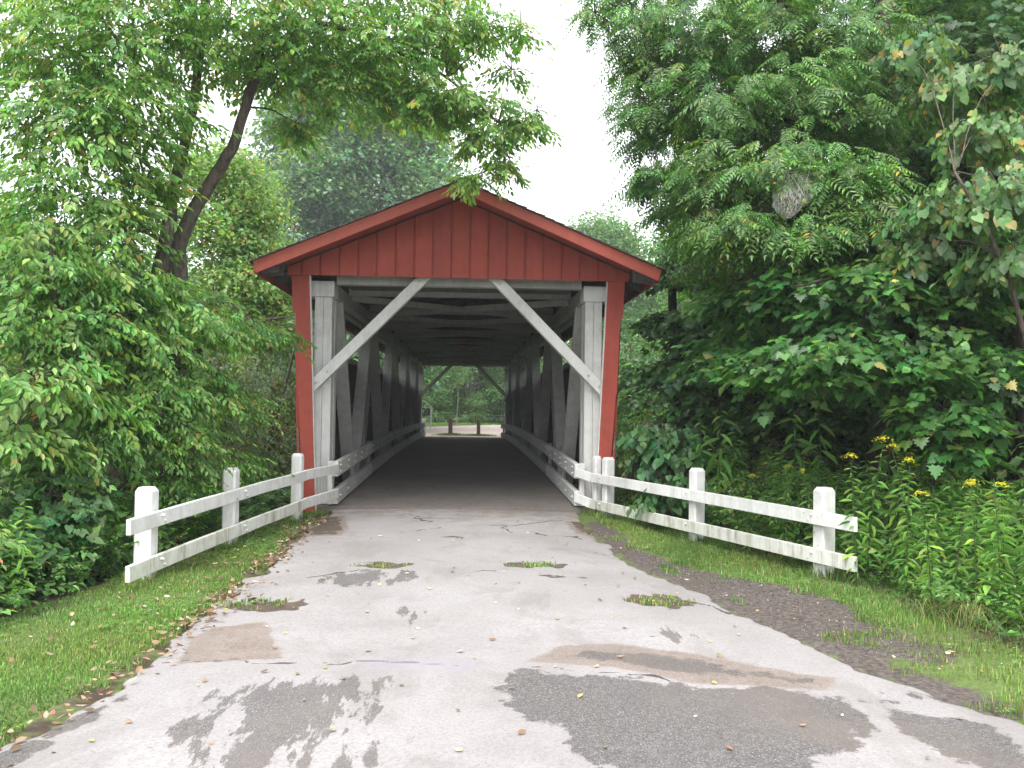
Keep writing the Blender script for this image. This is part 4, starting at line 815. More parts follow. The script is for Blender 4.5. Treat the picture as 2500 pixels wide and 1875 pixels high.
# ---------------------------------------------------------------- woodland behind: prototypes copied with their parts
def proto(name, H, rad, kind, pal, seed, nl, spr, scl, low=.12, bark='bark', lr=(.26, .42)):
    r = np.random.default_rng(seed); root = empty(name, (0, 0, 0)); lob = []
    for i in range(nl):
        t = r.uniform(low, .93); a = r.uniform(0, 2*PI); w = rad*math.sin(PI*min(1, .22+t*.78))**.6*r.uniform(.35, .95)
        lob.append((w*math.cos(a), w*math.sin(a), H*t, rad*r.uniform(*lr), spr, r.uniform(.6, .85)))
    lob.append((0, 0, H*.93, rad*.4, spr, .8))
    mb = MB(); tr = [(0, 0, -.6, H*.028), (0, 0, .2, H*.02), (r.normal(0, .15), r.normal(0, .15), H*.35, H*.015), (r.normal(0, .3), r.normal(0, .3), H*.7, H*.009), (0, 0, H*.95, H*.003)]
    tube(mb, tr, 8, wob=.03)
    for x, y, z, rd, n, f in lob:
        zz = max(z-rad*.45, H*.1); tube(mb, [(0, 0, zz, H*.006), (x*.5, y*.5, (zz+z)/2+.1, H*.0045), (x, y, z, H*.002)], 5, wob=.02)
        for _ in range(4):
            d = r.normal(0, 1, 3); d /= np.linalg.norm(d); tube(mb, [(x, y, z, .012), tuple(np.array((x, y, z))+d*rd*.9)+(.005,)], 4)
    t = mb.build('trunk', MAT[bark], root, smooth=True); t.matrix_parent_inverse = Matrix.Identity(4)
    P, O = lobe_points(lob, r, 1.0, 0.0); mb = MB()
    scatter(mb, kind, P, np.arctan2(O[:, 1], O[:, 0])+r.normal(0, .9, len(P)), r.uniform(-.1, .7, len(P)), r.normal(0, .4, len(P)), scl*r.uniform(.8, 1.25, len(P)), pal, r, .2, hue(len(P), r))
    c = mb.build('crown', MAT['leaf'], root, color=True); c.matrix_parent_inverse = Matrix.Identity(4); tag(c, kind='stuff')
    return root, [t, c]
def copy_thing(root, parts, loc, rz, sc, label, cat, group, first):
    if first: o = root; ps = parts
    else:
        o = root.copy(); COL.objects.link(o)
        for p in parts: q = p.copy(); COL.objects.link(q); q.parent = o
    o.location = loc; o.rotation_euler = (0, 0, rz); o.scale = (sc, sc, sc)
    if label: tag(o, label, cat, group)
    return o
PA = proto('woodland_tree', 12, 4.2, 'fine', GREEN['far'], 21, 26, 150, 1.9, .10)
PB = proto('woodland_tree', 13, 4.6, 'clump', GREEN['far'], 22, 26, 110, 1.15, .10)
PC_ = proto('bluish_tree', 13.0, 4.7, 'fine', GREEN['blue'], 23, 95, 105, 1.75, .12, lr=(.17, .27))
PD = proto('understory_tree', 6, 2.6, 'ovate', GREEN['cover'], 24, 18, 55, 1.15, .08, 'darkbark')
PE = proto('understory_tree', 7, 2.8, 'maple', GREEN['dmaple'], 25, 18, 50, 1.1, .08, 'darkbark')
used = {}
def put(P, x, y, rz, sc, label, group=None, cat='tree', z=None):
    k = id(P[0]); z = ground_z(x, y) if z is None else z
    copy_thing(P[0], P[1], (x, y, z-.1), rz, sc, label, cat, group, k not in used); used[k] = 1
put(PC_, -6.6, 40, .3, 1.74, 'large bluish-green tree rising behind the roof left of the ridge')
put(PB, -11.5, 36, 2.1, .80, 'green tree behind the pale locust at the left of the roof')
GW = 'trees of the wood left of the bridge'
for i, (x, y, P, s) in enumerate([(-9.5, 3, PB, .62), (-12.5, -3.5, PA, .75), (-15.5, 4.5, PB, .8), (-8.8, 11, PA, .72), (-15, 15, PB, .85), (-11, 24, PA, .8), (-21, -1, PA, .9), (-23, 12, PB, .95), (-9.5, -7.5, PA, .6)]): put(P, x, y, i*1.3, s, 'tall woodland tree in the wood behind the left fence', GW)
for i, (x, y, P, s) in enumerate([(-6.5, 1.5, PD, .8), (-5.6, -2.2, PD, .62), (-7.6, -4.2, PE, .7), (-4.9, 6.5, PD, .8), (-7.2, -7.2, PD, .62), (-9.5, .5, PE, .9)]): put(P, x, y, i*2.1, s, 'low leafy understory tree on the bank below the left fence', 'understory left of the bridge')
GR_ = 'trees of the wood right of the bridge'
for i, (x, y, P, s) in enumerate([(6.6, 5.5, PB, .72), (9, 0.5, PA, .85), (11.5, 6.5, PB, .9), (8.5, 13, PA, .8), (14, -1, PB, .92), (11, 20, PB, .85), (17, 5, PA, 1.0), (19, 14, PB, 1.0), (9.6, -4.6, PA, .72), (6.0, 10.5, PB, .5)]): put(P, x, y, i*1.7, s, 'tall woodland tree in the shaded wood behind the right fence', GR_)
for i, (x, y, P, s) in enumerate([(5.2, 1.4, PE, .72), (6.6, -1.0, PE, .8), (8.4, -2.5, PE, .85), (4.6, 5.5, PD, .8), (7.6, 2.5, PD, .85), (9.8, -6.5, PD, .7)]): put(P, x, y, i*1.9, s, 'low dark understory tree behind the right fence', 'understory right of the bridge')
put(PA, 9.6, 46, .4, 1.2, 'pale far tree showing right of the roof ridge'); put(PB, 14.0, 42, 1.4, 1.0, 'far tree half hidden behind the walnut above the right eave')
for i, (x, y, P, s) in enumerate([(-4.9, 11, PE, .75), (-5.1, 17, PD, .85), (-4.9, 23, PE, .8), (4.9, 11.5, PE, .78), (5.2, 17.5, PD, .85), (4.9, 23.5, PE, .8)]): put(P, x, y, i*1.1, s, 'bank tree growing close against the '+('left' if x < 0 else 'right')+' side wall of the bridge', 'trees close beside the bridge walls', z=-1.6)
GF = 'trees closing the view beyond the far road'
for i, (x, y, P, s) in enumerate([(-9, 66, PB, .95), (-4.5, 70, PA, 1.0), (.5, 68, PB, .92), (5, 71, PA, 1.0), (9.5, 67, PB, 1.0), (14, 72, PA, 1.0), (-14, 70, PA, 1.0), (-1.8, 76, PB, 1.1), (3, 78, PA, 1.15), (19, 66, PB, 1.0), (-19, 64, PB, 1.0)]): put(P, x, y, i*.9, s, 'dense green tree beyond the far dirt road', GF, z=-.3)
for i, (x, y, s) in enumerate([(-6, 63.5, .6), (-2.6, 65, .55), (1.0, 66, .5), (5.5, 65.5, .6), (8.5, 62, .7)]): put(PD, x, y, i*1.1, s, 'leafy bush at the foot of the trees beyond the far road', 'bushes beyond the far road', 'bush')
put(PD, 3.6, 35.5, .5, .36, 'light green bush just outside the far opening on the right', None, 'bush')
mb = MB(); tube(mb, [(-.7, 61.5, -.1, .06), (-.6, 61.5, 1.6, .045), (-.55, 61.5, 3.0, .03)], 6)
o = mb.build('young_tree_trunk', MAT['greywood']); tag(o, 'thin pale young trunk on the lawn before the far trees', 'tree')
# ---------------------------------------------------------------- ground cover, grass, litter
def inside(y, x, side):
    return (x < np.interp(y, [-12, -7.1, -6.7, -5.7, -4.4, -2, 0, 1], [-3.75, -3.45, -3.2, -3.05, -2.85, -2.6, -2.7, -2.8])) if side < 0 else (x > np.interp(y, [-12, -8.4, -6.6, -5.4, -3, 0, 1], [4.7, 4.3, 4.05, 3.95, 3.3, 2.75, 2.75]))
def cover(name, side, n, box, label, seed, kinds=('small', 'ovate', 'heart', 'small'), sc=.62):
    r = np.random.default_rng(seed); mb = MB()
    for k in kinds:
        x = r.uniform(box[0], box[1], n); y = r.uniform(box[2], box[3], n); m = inside(y, x, side) & (vnoise(x, y, 1.1, seed) > .18); x, y = x[m], y[m]
        z = height(x, y)+r.uniform(.02, .38, len(x))*(.4+vnoise(x, y, .9, seed+2)); P = np.stack([x, y, z], -1)
        scatter(mb, k, P, r.uniform(0, 6.3, len(x)), r.uniform(-.7, .25, len(x)), r.normal(0, .3, len(x)), sc*r.uniform(.6, 1.1, len(x)), GREEN['cover'], r, .25)
    o = mb.build(name, MAT['leaf'], color=True); tag(o, label, 'undergrowth', kind='stuff')
cover('undergrowth', -1, 2300, (-8, -2.4, -9.5, 2.5), 'low leafy undergrowth covering the bank left of the fence', 41)
cover('undergrowth', 1, 2300, (2.7, 8, -9, 2.5), 'low leafy undergrowth covering the bank right of the fence', 42)
def blades(mb, x, y, h, r, pal, w=.0034, lean=.5, zoff=0.0):
    n = len(x); z = height(x, y)+zoff; a = r.uniform(0, 2*PI, n); ln = r.uniform(.1, lean, n)*h; ca, sa = np.cos(a), np.sin(a); ww = w*r.uniform(.7, 1.4, n)
    b = np.stack([x, y, z-.01], -1); s = np.stack([-sa*ww, ca*ww, np.zeros(n)], -1); m = b+np.stack([ca*ln*.35, sa*ln*.35, h*.6], -1); t = b+np.stack([ca*ln, sa*ln, h*np.sqrt(np.clip(1-(ln/h)**2*.5, .2, 1))], -1)
    V = np.stack([b-s, b+s, m+s*.8, m-s*.8, t], 1); lo = (np.array([0, 1, 2, 3, 3, 2, 4])[None]+(np.arange(n)*5)[:, None]).ravel()
    C = np.clip(pal_cols(pal, n, r, .25)*(.7+.6*vnoise(x, y, 1.3, 77))[:, None]*np.stack([.85+.35*vnoise(x, y, .9, 78), np.ones(n), np.ones(n)], -1), .01, .8); mb.arr(V.reshape(-1, 3), lo, np.tile([4, 3], n), np.repeat(C, 5, 0))
GP = [((.11, .205, .05), 5), ((.15, .255, .065), 4), ((.20, .26, .10), 1.5), ((.33, .28, .15), .7)]
def grass(name, n, f, box, label, seed, hh=(.018, .05)):
    r = np.random.default_rng(seed); x = r.uniform(box[0], box[1], n); y = r.uniform(box[2], box[3], n); m = f(x, y, r); x, y = x[m], y[m]; mb = MB()
    blades(mb, x, y, r.uniform(hh[0], hh[1], len(x))*(.7+.7*vnoise(x, y, 2.5, seed)), r, GP); o = mb.build(name, MAT['grass'], color=True); tag(o, label, 'grass', kind='stuff')
def lf(x, y, r):
    e = np.interp(y, [-12, -7.1, -6.7, -5.7, -4.4, -2, 0], [-4.2, -3.7, -3.45, -3.2, -2.95, -2.65, -2.5])
    return (x > e) & (x < road_l(y)-.03+(vnoise(x, y, 5, 3)-.6)*.3) & (r.uniform(0, 1, len(x)) < .25+.9*vnoise(x, y, 1.6, 7)) & (r.uniform(0, 1, len(x)) > sm(-3.2, -1.0, y)*.75)
grass('grass', 240000, lf, (-4.2, -1.7, -11.5, .1), 'mown green grass on the verge between left fence and lane', 51)
def rf(x, y, r):
    e = np.interp(y, [-12, -8.4, -6.6, -5.4, -3, 0], [5.2, 4.6, 4.3, 4.2, 3.6, 3.0]); sgd = sdf_poly(x, y, GRAVEL)
    return (x < e) & (x > road_r(y)+.05+(vnoise(x, y, 4, 5)-.5)*.2) & (sgd > -.15+(vnoise(x, y, 4, 6)-.5)*.6) & ((x > road_r(y)+.3+(vnoise(x, y, 3, 16)-.5)*.7) | (y < -9.0) | (y > -2.0)) & (r.uniform(0, 1, len(x)) < .2+.9*vnoise(x, y, 1.6, 9)) & ~((y > -2.6) & (x < 2.1))
grass('grass', 150000, rf, (1.8, 5.2, -11.5, .2), 'green grass on the verge under the right fence', 52, (.02, .075))
def ff(x, y, r): return sdf_poly(x, y, P_far) > .2
P_far = [(-2.3, 30.9), (2.3, 30.9), (2.6, 38), (5.5, 47), (12, 53), (30, 58), (30, 63), (9, 61), (3, 59.5), (0, 56), (-3, 50), (-14, 47), (-30, 46), (-30, 40), (-12, 41), (-4.5, 40), (-2.6, 36)]
r = np.random.default_rng(57); x = r.uniform(-8, 9, 26000); y = r.uniform(31, 66, 26000); m = sdf_poly(x, y, P_far) > .15; mb = MB(); blades(mb, x[m], y[m], r.uniform(.06, .16, m.sum()), r, GP, .02); tag(mb.build('grass', MAT['grass'], color=True), 'sunlit green lawn beyond the far dirt road', 'grass', kind='stuff')
for nm, f_, bx, lb, sd in (('clover', lf, (-4.2, -1.7, -11, .1), 'small clover leaves mixed into the left verge grass', 151), ('clover', rf, (1.8, 5.2, -11, .2), 'small clover and plantain leaves in the right verge grass', 152)):
    r = np.random.default_rng(sd); x = r.uniform(bx[0], bx[1], 5200); y = r.uniform(bx[2], bx[3], 5200); m = f_(x, y, r) & (vnoise(x, y, 1.8, sd) > .5); x, y = x[m], y[m]; mb = MB()
    scatter(mb, 'small', np.stack([x, y, height(x, y)+.025], -1), r.uniform(0, 6.3, len(x)), r.uniform(-.4, .1, len(x)), r.normal(0, .3, len(x)), r.uniform(.16, .36, len(x)), GREEN['weed'], r)
    tag(mb.build(nm, MAT['leaf'], color=True), lb, 'clover', kind='stuff')
r = np.random.default_rng(171)
for side, posts in (('left', Lp), ('right', Rp)):
    mb = MB()
    for px_, py_, _t, w_ in posts:
        n = 330; a = r.uniform(0, 2*PI, n); q = .09+np.abs(r.normal(0, .09, n)); blades(mb, px_+np.cos(a)*q, py_+np.sin(a)*q, r.uniform(.04, .15, n), r, GP, .0036, .7)
    tag(mb.build('grass', MAT['grass'], color=True), 'longer grass blades round the feet of the %s fence posts' % side, 'grass', kind='stuff')
# tufts in the broken asphalt: four countable clumps
for i, (hx, hy, ha, hb) in enumerate(HOLES[:4]):
    r = np.random.default_rng(60+i); n = 460; a = r.uniform(0, 2*PI, n); q = np.sqrt(r.uniform(0, 1, n)); x = hx+np.cos(a)*q*ha*.85-(.18*ha if i != 2 else .05*ha); y = hy+np.sin(a)*q*hb*.85; mb = MB()
    x = x+r.normal(0, .05, n); y = y+r.normal(0, .03, n); m = vnoise(x, y, 13, 60+i) > .46; blades(mb, x[m], y[m], r.uniform(.015, .045, m.sum()), r, GP+[((.40, .31, .16), 3)], .0045, .8, .088)
    P = np.stack([x[:16], y[:16], np.full(16, .03)], -1); scatter(mb, 'small', P, r.uniform(0, 6.3, 16), r.uniform(-.3, .1, 16), r.normal(0, .2, 16), np.full(16, .28), GREEN['weed'], r)
    lb = ['grass tuft in a hole left of the lane centre, farther from camera', 'grass tuft in a hole right of the lane centre, farther from camera', 'large weedy grass tuft in the pothole near the right lane edge', 'grass tuft in the brown pothole near the left lane edge'][i]
    o = mb.build('grass_tuft', MAT['grass'], color=True); tag(o, lb, 'grass tuft', 'tufts growing through the asphalt')
for (gx_, gy_, nm) in ((-.70, 33.4, 'left'), (.80, 33.2, 'right')):
    r = np.random.default_rng(70); n = 900; x = gx_+r.normal(0, .35, n); y = gy_+r.normal(0, .2, n); mb = MB(); blades(mb, x, y, r.uniform(.05, .16, n), r, GP, .012, .6, .04); tag(mb.build('grass_tuft', MAT['grass'], color=True), 'patch of grass round the foot of the %s far bollard' % nm, 'grass tuft')
# dry leaves
DRYP = [((.25, .155, .095), 4), ((.34, .245, .165), 3), ((.17, .10, .065), 3), ((.42, .34, .26), 1.5)]
YELP = [((.50, .40, .13), 3), ((.42, .33, .19), 3), ((.36, .25, .12), 3), ((.52, .47, .36), 1.5)]
def curled(r, s):
    v, l, t = LEAF['ovate']; v = v.copy(); v[:, 1] *= r.uniform(.9, 1.5); v[:, 2] = r.uniform(.3, 1.6)*v[:, 1]**2+r.uniform(-.1, .35)*(v[:, 0]-.5)**2*2; return v*s, l, t
r = np.random.default_rng(80); mb = MB()
n = 1150; y = r.uniform(-10.6, -.8, n); x = road_l(y)+r.normal(-.02, .10, n)+np.where(r.uniform(0, 1, n) < .25, r.uniform(-.9, .15, n), 0)
keepm = vnoise(x*0+1, y, 1.3, 4)+r.uniform(-.2, .2, n) > .3
for xi, yi in zip(x[keepm], y[keepm]):
    v, l, t = curled(r, r.uniform(.03, .07)); R = rotm(r.uniform(0, 6.3), r.normal(0, .3), r.normal(0, .35)); mb.arr(v@R.T+np.array([xi, yi, max(ground_z(xi, yi), .0)+.028+r.uniform(0, .02)]), l, t, np.tile(np.clip(pal_cols(DRYP, 1, r)[0], .02, .8), (len(v), 1)))
tag(mb.build('leaf_litter', MAT['dry'], color=True), 'drift of dry brown leaves along the left edge of the lane', 'leaf litter', kind='stuff')
def road_z(x, y):
    u = (x-road_l(y))/(road_r(y)-road_l(y)); return .014+.03*(1-(2*u-1)**2)+(float(vnoise(x, y, .8, 2))-.5)*.025
FLM = []
for i in range(14):
    v, l, t = curled(r, 1.0); m1 = MB(); c = np.clip(pal_cols(YELP if i < 8 else DRYP, 1, r)[0], .02, .8); m1.arr(v-np.array([.5, 0, 0]), l, t, np.tile(c, (len(v), 1))); me = m1.mesh('fallen_leaf', True); me.materials.append(MAT['dry']); FLM.append(me)
for i in range(215):
    y = float(r.uniform(-10.4, -.5)) if i < 165 else float(r.uniform(-8.8, -1.5)); wx = r.uniform(.04, .96); k = int(r.integers(0, 14))
    if i < 165: x = float(road_l(y)+(road_r(y)-road_l(y))*wx); z = road_z(x, y)+.008; where = 'the grey asphalt lane'
    elif i < 190: x = float(road_l(y)-r.uniform(.15, .9)); z = ground_z(x, y)+.05; where = 'the left grass verge'
    else: x = float(road_r(y)+r.uniform(.1, .8)); z = ground_z(x, y)+.04; where = 'the gravelly right verge'
    o = bpy.data.objects.new('fallen_leaf', FLM[k]); COL.objects.link(o); o.location = (x, y, z); s = float(r.uniform(.022, .06)); o.scale = (s, s, s); o.rotation_euler = (r.normal(0, .25), r.normal(0, .25), r.uniform(0, 6.3))
    tag(o, ('small yellowish' if k < 8 else 'small brown')+' fallen leaf lying on '+where, 'leaf', ('yellow' if k < 8 else 'brown')+' leaves fallen on '+where)
# gravel stones
r = np.random.default_rng(90); n = 9000; x = r.uniform(1.7, 4.2, n); y = r.uniform(-9.5, -1.5, n); m = sdf_poly(x, y, GRAVEL)+r.normal(0, .16, n) < 0; x, y = x[m], y[m]; n = len(x)
ov = np.array([(1, 0, 0), (0, 1, 0), (-1, 0, 0), (0, -1, 0), (0, 0, .8), (0, 0, -.8)], float); of = np.array([0, 1, 4, 1, 2, 4, 2, 3, 4, 3, 0, 4, 1, 0, 5, 2, 1, 5, 3, 2, 5, 0, 3, 5])
Rr = rotm(r.uniform(0, 6.3, n), r.normal(0, .5, n), r.normal(0, .5, n)); s = r.uniform(.003, .011, n)
V = np.einsum('nij,vj->nvi', Rr, ov)*s[:, None, None]*r.uniform(.7, 1.3, (n, 6, 1))+np.stack([x, y, height(x, y)+s*.4], -1)[:, None]
C = np.clip(pal_cols([((.15, .13, .12), 4), ((.09, .08, .075), 3), ((.27, .245, .23), 1.2)], n, r), .02, .8); mb = MB(); mb.arr(V.reshape(-1, 3), (of[None]+(np.arange(n)*6)[:, None]).ravel(), np.full(n*8, 3), np.repeat(C, 6, 0))
MAT['stone'] = mat_leaf('gravel_stone', 0.0, .95, .2)
tag(mb.build('gravel', MAT['stone'], color=True), 'loose dark gravel strip between lane and right verge', 'gravel', kind='stuff')
# ---------------------------------------------------------------- weeds and flowers beside the right fence
def weed_proto(name, H, kind, seed, flower=None, nleaf=34, ls=.13, pal='weed', curl=.4):
    r = np.random.default_rng(seed); root = empty(name); parts = []
    lean = r.normal(0, .08, 2); st = [(lean[0]*t*t*H, lean[1]*t*t*H, H*t-.05, .006*(1-.7*t)+.0015) for t in np.linspace(0, 1, 5)]
    mb = MB(); tube(mb, st, 5, (.09, .14, .05)); parts.append(mb.build('stem', MAT['leaf'], root, color=True)); mb = MB()
    for i in range(nleaf):
        t = .12+.86*i/nleaf; a = i*2.4+r.uniform(-.3, .3); s = ls*math.sin(.5+2.3*t)*r.uniform(.8, 1.2); R = rotm(a, r.uniform(-.5, .1)+curl*(1-t), r.normal(0, .2)); v, l, tt = LEAF[kind]
        v = v.copy(); v[:, 2] -= curl*.7*v[:, 0]**2; mb.arr((v*s)@R.T+np.array([lean[0]*t*t*H, lean[1]*t*t*H, H*t-.05]), l, tt, np.tile(np.clip(pal_cols(GREEN[pal], 1, r)[0], .01, .8), (len(v), 1)))
    parts.append(mb.build('foliage', MAT['leaf'], root, color=True))
    if flower:
        mb = MB(); top = np.array([lean[0]*H, lean[1]*H, H-.06])
        for k in range(7):
            a = r.uniform(0, 6.3); L = r.uniform(.04, .095)
            for q in range(16):
                t = q/16; p = top+np.array([math.cos(a)*L*t, math.sin(a)*L*t, .06+.07*t-.10*t*t])+r.normal(0, .007, 3); v, l, tt = LEAF['clump']; R = rotm(r.uniform(0, 6.3), r.uniform(-.6, .6), r.normal(0, .6))
                mb.arr((v-np.array([.5, 0, 0]))*.015@R.T+p, l, tt, np.tile(np.array(flower)*r.uniform(.75, 1.1), (len(v), 1)))
        parts.append(mb.build('flower_plume', MAT['petal'], root, color=True))
    for p in parts: p.matrix_parent_inverse = Matrix.Identity(4)
    parts[1]['kind'] = 'stuff'
    return root, parts
YEL = (.80, .74, .07)
WG = [weed_proto('goldenrod', 1.25, 'lance', 200+i, YEL, 46, .14) for i in range(3)]
WN = [weed_proto('tall_weed', 1.15, 'lance', 210+i, None, 50, .15) for i in range(3)]
WT = [weed_proto('curly_weed', 1.75, 'lance', 220+i, None, 26, .26, 'weed', .9) for i in range(2)]
WB = [weed_proto('broadleaf_weed', .8, 'ovate', 230+i, None, 26, .15, 'weed', .5) for i in range(3)]
WY = [weed_proto('yellowing_weed', .75, 'ovate', 240+i, None, 24, .11, 'vine', .4) for i in range(2)]
used2 = {}
def plant(P, x, y, rz, s, lab, grp, z=None): k = id(P[0]); copy_thing(P[0], P[1], (x, y, (ground_z(x, y) if z is None else z)-.02), rz, s, lab, 'plant', grp, k not in used2); used2[k] = 1
r = np.random.default_rng(300)
ORD = 'first second third fourth fifth sixth seventh eighth ninth tenth eleventh twelfth thirteenth fourteenth'.split()
for i, (gx_, gy_, gt_) in enumerate(sorted(GOLD, key=lambda q: (q[0]-CAM.x)/(q[1]-CAM.y))):
    g0 = ground_z(gx_, gy_); plant(WG[i % 3], gx_, gy_, i*1.3, (gt_-g0)/1.28, ORD[i]+' yellow goldenrod plume above the right weeds, counting from the bridge', 'goldenrods above the right weeds')
for i in range(10):
    t = i/15; y = -7.2+4.6*r.uniform(0, 1); x = np.interp(y, [-9, -5, -2], [4.9, 4.7, 4.0])+r.uniform(0, 1.5); plant(WG[i % 3], x, y, r.uniform(0, 6), r.uniform(.85, 1.12), 'goldenrod with yellow plume in the weeds right of the fence', 'goldenrods right of the fence')
for i in range(130):
    y = r.uniform(-8.6, -1.0); x = np.interp(y, [-9, -6.5, -5, -2, 0], [4.55, 4.35, 4.2, 3.4, 3.0])+abs(r.normal(0, .75))+.1; plant(WN[i % 3], x, y, r.uniform(0, 6), r.uniform(.65, 1.15), 'tall narrow-leaved green weed on the bank '+('beyond the end of the right fence' if y < -5.6 else 'behind the right fence'), 'green weeds '+('beyond the right fence end' if y < -5.6 else 'behind the right fence'))
for i, (x, y, s) in enumerate(sorted([(3.35, -2.1, .95), (3.5, -2.4, 1.05), (4.25, -3.2, 1.05), (4.5, -3.4, 1.1), (5.2, -3.6, 1.05), (3.75, -2.2, .9), (6.1, -4.2, 1.2), (5.8, -5.6, .85), (5.2, -6.6, .7)], key=lambda q: (q[0]-CAM.x)/(q[1]-CAM.y))): plant(WT[i % 2], x, y, i*1.4, s, ORD[i]+' tall weed with long curling leaves above the right fence, counting from the bridge', 'curly tall weeds right of the fence')
for i in range(70):
    y = r.uniform(-8.2, -.6); x = np.interp(y, [-9, -6.5, -5, -2, 0], [4.4, 4.2, 4.05, 3.2, 2.9])+abs(r.normal(0, .5)); plant(WB[i % 3], x, y, r.uniform(0, 6), r.uniform(.5, .95), 'broad-leaved weed at the foot of the right bank', 'broad-leaved weeds right of the fence')
for i in range(14):
    y = r.uniform(-7.6, -5.8); x = np.interp(y, [-9, -6.5, -5], [4.5, 4.3, 4.3])+r.uniform(0, .7); plant(WY[i % 2], x, y, r.uniform(0, 6), r.uniform(.6, 1.0), 'yellowing leafy weed near the right end of the right fence', 'yellowing weeds right of the fence')
for i in range(60):
    y = r.uniform(-9.0, -2.2); x = np.interp(y, [-9.5, -7.1, -6.7, -5.7, -4.4, -2], [-3.8, -3.65, -3.4, -3.25, -3.05, -2.9])-abs(r.normal(0, .55))-.05; P = WB[i % 3] if i % 3 else WN[i % 2]; plant(P, x, y, r.uniform(0, 6), r.uniform(.5, 1.05), 'leafy weed on the bank left of the fence', 'weeds left of the fence')
for i, (x, y) in enumerate([(-4.5, -5.9), (-3.35, 0.3), (-3.9, -6.9)]): plant(WG[i % 3], x, y, i*2.0, .75, 'lone goldenrod with yellow plume among the left shrubs', 'goldenrods left of the fence')
for i, (x, y) in enumerate([(2.95, -1.6), (3.25, -1.9), (3.6, -2.0), (3.9, -2.6)]): plant(WG[(i+1) % 3], x, y, i*2.0, .8, 'goldenrod with yellow plume close behind the right fence', 'goldenrods behind the right fence')
# shrubs on the left bank
SB = proto('bank_shrub', 1.5, .85, 'ovate', GREEN['horn'], 401, 16, 26, .72, .15); SC = proto('bank_shrub', 1.4, .8, 'heart', GREEN['redbud'], 402, 16, 26, .68, .15); SD = proto('bank_shrub', 1.6, .8, 'small', GREEN['thick'], 403, 14, 26, 1.1, .15)
for i, (P, x, y, s, lb) in enumerate([(SB, -4.3, -6.3, .9, 'leafy shrub left of the first left fence post'), (SC, -3.75, -5.4, .85, 'broad-leaved shrub right behind the first left fence post'), (SD, -4.75, -6.6, 1.0, 'greyish small-leaved shrub at the left edge'), (SB, -3.9, -4.2, .75, 'leafy shrub behind the left fence between first and second post'), (SC, -3.5, -2.6, .7, 'round-leaved shrub behind the second left fence post'), (SD, -3.7, -1.4, .75, 'small-leaved shrub behind the third left fence post'), (SB, -4.2, -7.6, .6, 'low shrub at the left edge over the grass'), (SC, -3.2, -.2, .6, 'low shrub beside the left red jamb'), (SD, -5.4, -4.6, 1.2, 'tall small-leaved shrub among the left trunks'), (SB, -4.9, -3.0, 1.2, 'tall leafy shrub on the left bank below the trees')]): put(P, x, y, i*1.2, s, lb, None, 'shrub')
for i, (P, x, y, s, lb) in enumerate([(SC, 3.6, -.9, .75, 'round-leaved shrub behind the middle right fence post'), (SB, 4.3, -1.3, .9, 'leafy shrub in the shade behind the right weeds'), (SC, 5.6, -2.2, 1.0, 'dark broad-leaved shrub below the maple'), (SB, 6.3, -4.9, .9, 'leafy shrub at the foot of the maple trunk'), (SD, 3.3, .6, .8, 'small-leaved shrub beyond the right jamb'), (SB, 3.75, -2.5, .62, 'light leafy shrub behind the middle of the right fence'), (SB, 4.25, -3.7, .66, 'light leafy shrub behind the right fence near its end post'), (SB, 5.1, -4.9, .8, 'light leafy shrub among the goldenrods'), (SD, 4.6, -2.6, .85, 'greyish shrub in the shade behind the right weeds'), (SB, 3.25, -1.5, .5, 'low leafy shrub between paired and middle right fence posts')]): put(P, x, y, i*1.9, s, lb, None, 'shrub')
# long drooping grass clump on the right bank
for j, (cx_, cy_, lb) in enumerate(((4.15, -7.0, 'arching grass clump at the foot of the right weeds'), (4.5, -7.8, 'drooping straw-tinged grass clump near the right edge'), (-3.95, -7.2, 'long arching grass blades at the left edge of the lawn'))):
    r = np.random.default_rng(500+j); mb = MB()
    for k in range(150):
        a = r.uniform(0, 6.3); L = r.uniform(.25, .55); w = r.uniform(.003, .006); bx, by = cx_+r.normal(0, .14), cy_+r.normal(0, .14); z0 = ground_z(bx, by); pts = []
        for q in range(6): t = q/5; pts.append((bx+math.cos(a)*L*t*.8, by+math.sin(a)*L*t*.8, z0+L*(1.5*t-1.35*t*t)))
        n_ = np.array([-math.sin(a), math.cos(a), 0])*w; V = np.concatenate([[np.array(p)-n_*(1-q/5.5), np.array(p)+n_*(1-q/5.5)] for q, p in enumerate(pts)]); c = np.clip(pal_cols([((.12, .20, .06), 4), ((.30, .28, .13), 2)], 1, r)[0], .02, .8)
        mb.faces(V, [(2*q, 2*q+1, 2*q+3, 2*q+2) for q in range(5)], 0, c)
    tag(mb.build('grass_clump', MAT['grass'], color=True), lb, 'grass clump')
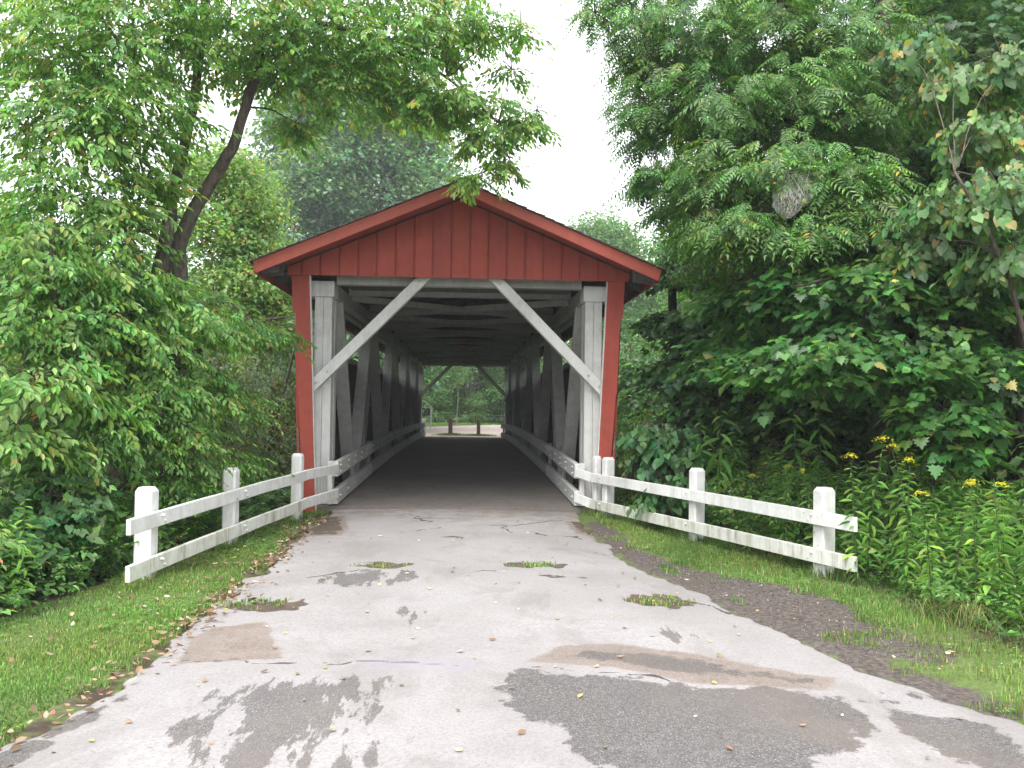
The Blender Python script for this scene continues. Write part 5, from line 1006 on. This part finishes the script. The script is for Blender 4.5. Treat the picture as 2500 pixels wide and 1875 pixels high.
# ---------------------------------------------------------------- webworm nest hanging in the walnut
def mat_web():
    n = NT('silk_web'); c = n.coord(); f = n.noise(c, 16, 6, .7); g = n.noise(n.coord((6, 6, 1.4)), 9, 5, .7)
    col = n.mix(n.ramp(f, .4, .7), (.80, .78, .76), (.50, .43, .38)); b = n.bsdf(col, .8); tr = n.n('BsdfTransparent'); m = n.n('MixShader'); n.l(n.ramp(g, .42, .64, .03, .68), m.inputs[0]); n.l(tr.outputs[0], m.inputs[1]); n.l(b, m.inputs[2]); return n.done(m.outputs[0])
WN_ = empty('web_nest', (3.62, -4.85, 4.1), 'grey silken caterpillar nest hanging on a walnut twig', 'nest'); bm = bmesh.new(); bmesh.ops.create_icosphere(bm, subdivisions=4, radius=1)
for v in bm.verts:
    t = (v.co.z+1)/2; w = .07+.12*math.sin(t*PI*.72+.35)
    k = .75+.6*float(vnoise(v.co.x*2.5+v.co.z*3+5, v.co.y*2.5+v.co.z*2+5, 1.5, 3)); v.co = Vector((3.56+v.co.x*w*k+.14*(t-.5), -4.85+v.co.y*w*.7*k, 3.93+v.co.z*.25+.03*k))
me = bpy.data.meshes.new('silk_bag'); bm.to_mesh(me); bm.free()
for p in me.polygons: p.use_smooth = True
link('silk_bag', me, WN_, [mat_web()])
mb = MB(); tube(mb, [(3.35, -4.8, 4.24, .004), (3.55, -4.85, 4.2, .008), (3.8, -4.8, 4.26, .01), (4.25, -4.6, 4.4, .014), (5.2, -3.4, 4.6, .03)], 6); tube(mb, [(3.5, -4.85, 4.2, .006), (3.44, -4.88, 4.05, .005), (3.42, -4.85, 3.85, .003)], 5); mb.build('twig', MAT['bark'], WN_)
r = np.random.default_rng(700); mb = MB()
for k in range(40):
    a = np.array([3.40+r.uniform(0, .3), -4.85+r.normal(0, .06), 4.16+r.normal(0, .05)]); b_ = np.array([3.40+r.uniform(0, .28), -4.87+r.normal(0, .06), 3.78+r.uniform(0, .25)]) if k < 26 else np.array([3.75+r.uniform(0, .3), -4.8+r.normal(0, .04), 4.24+r.normal(0, .05)])
    tube(mb, [tuple(a)+(.0016,), tuple((a+b_)/2+r.normal(0, .02, 3))+(.0022,), tuple(b_)+(.0012,)], 3, (.6, .58, .56))
mb.build('silk_strands', MAT['stone'], WN_, color=True); mb = MB()
for k in range(14):
    v, l, tt = curled(r, r.uniform(.04, .07)); R = rotm(r.uniform(0, 6.3), r.uniform(.2, 1.4), r.normal(0, .6)); mb.arr(v@R.T+np.array([3.36+r.uniform(0, .4), -4.86+r.normal(0, .1), 3.82+r.uniform(0, .4)]), l, tt, np.tile(np.array([(.50, .36, .08), (.24, .16, .09)][k % 2]), (len(v), 1)))
dl_ = mb.build('dead_leaves', MAT['dry'], WN_, color=True); tag(dl_, kind='stuff')
# ================================================================ humid air
def haze(density):
    m = bpy.data.materials.new('humid_air'); m.use_nodes = True; t = m.node_tree; t.nodes.clear(); o = t.nodes.new('ShaderNodeOutputMaterial'); v = t.nodes.new('ShaderNodeVolumePrincipled')
    v.inputs['Color'].default_value = (.93, .97, 1, 1); v.inputs['Density'].default_value = density; v.inputs['Anisotropy'].default_value = .2; t.links.new(v.outputs[0], o.inputs['Volume'])
    mb = MB(); x0, x1, y0, y1, z0, z1 = -415, 415, -215, 515, -8, 32
    mb.faces([(x0, y0, z0), (x1, y0, z0), (x1, y1, z0), (x0, y1, z0), (x0, y0, z1), (x1, y0, z1), (x1, y1, z1), (x0, y1, z1)], [(3, 2, 1, 0), (4, 5, 6, 7), (0, 1, 5, 4), (1, 2, 6, 5), (2, 3, 7, 6), (3, 0, 4, 7)])
    tag(mb.build('haze', m), 'thin pale humid air over the whole scene', 'haze', kind='stuff')
haze(.0012)
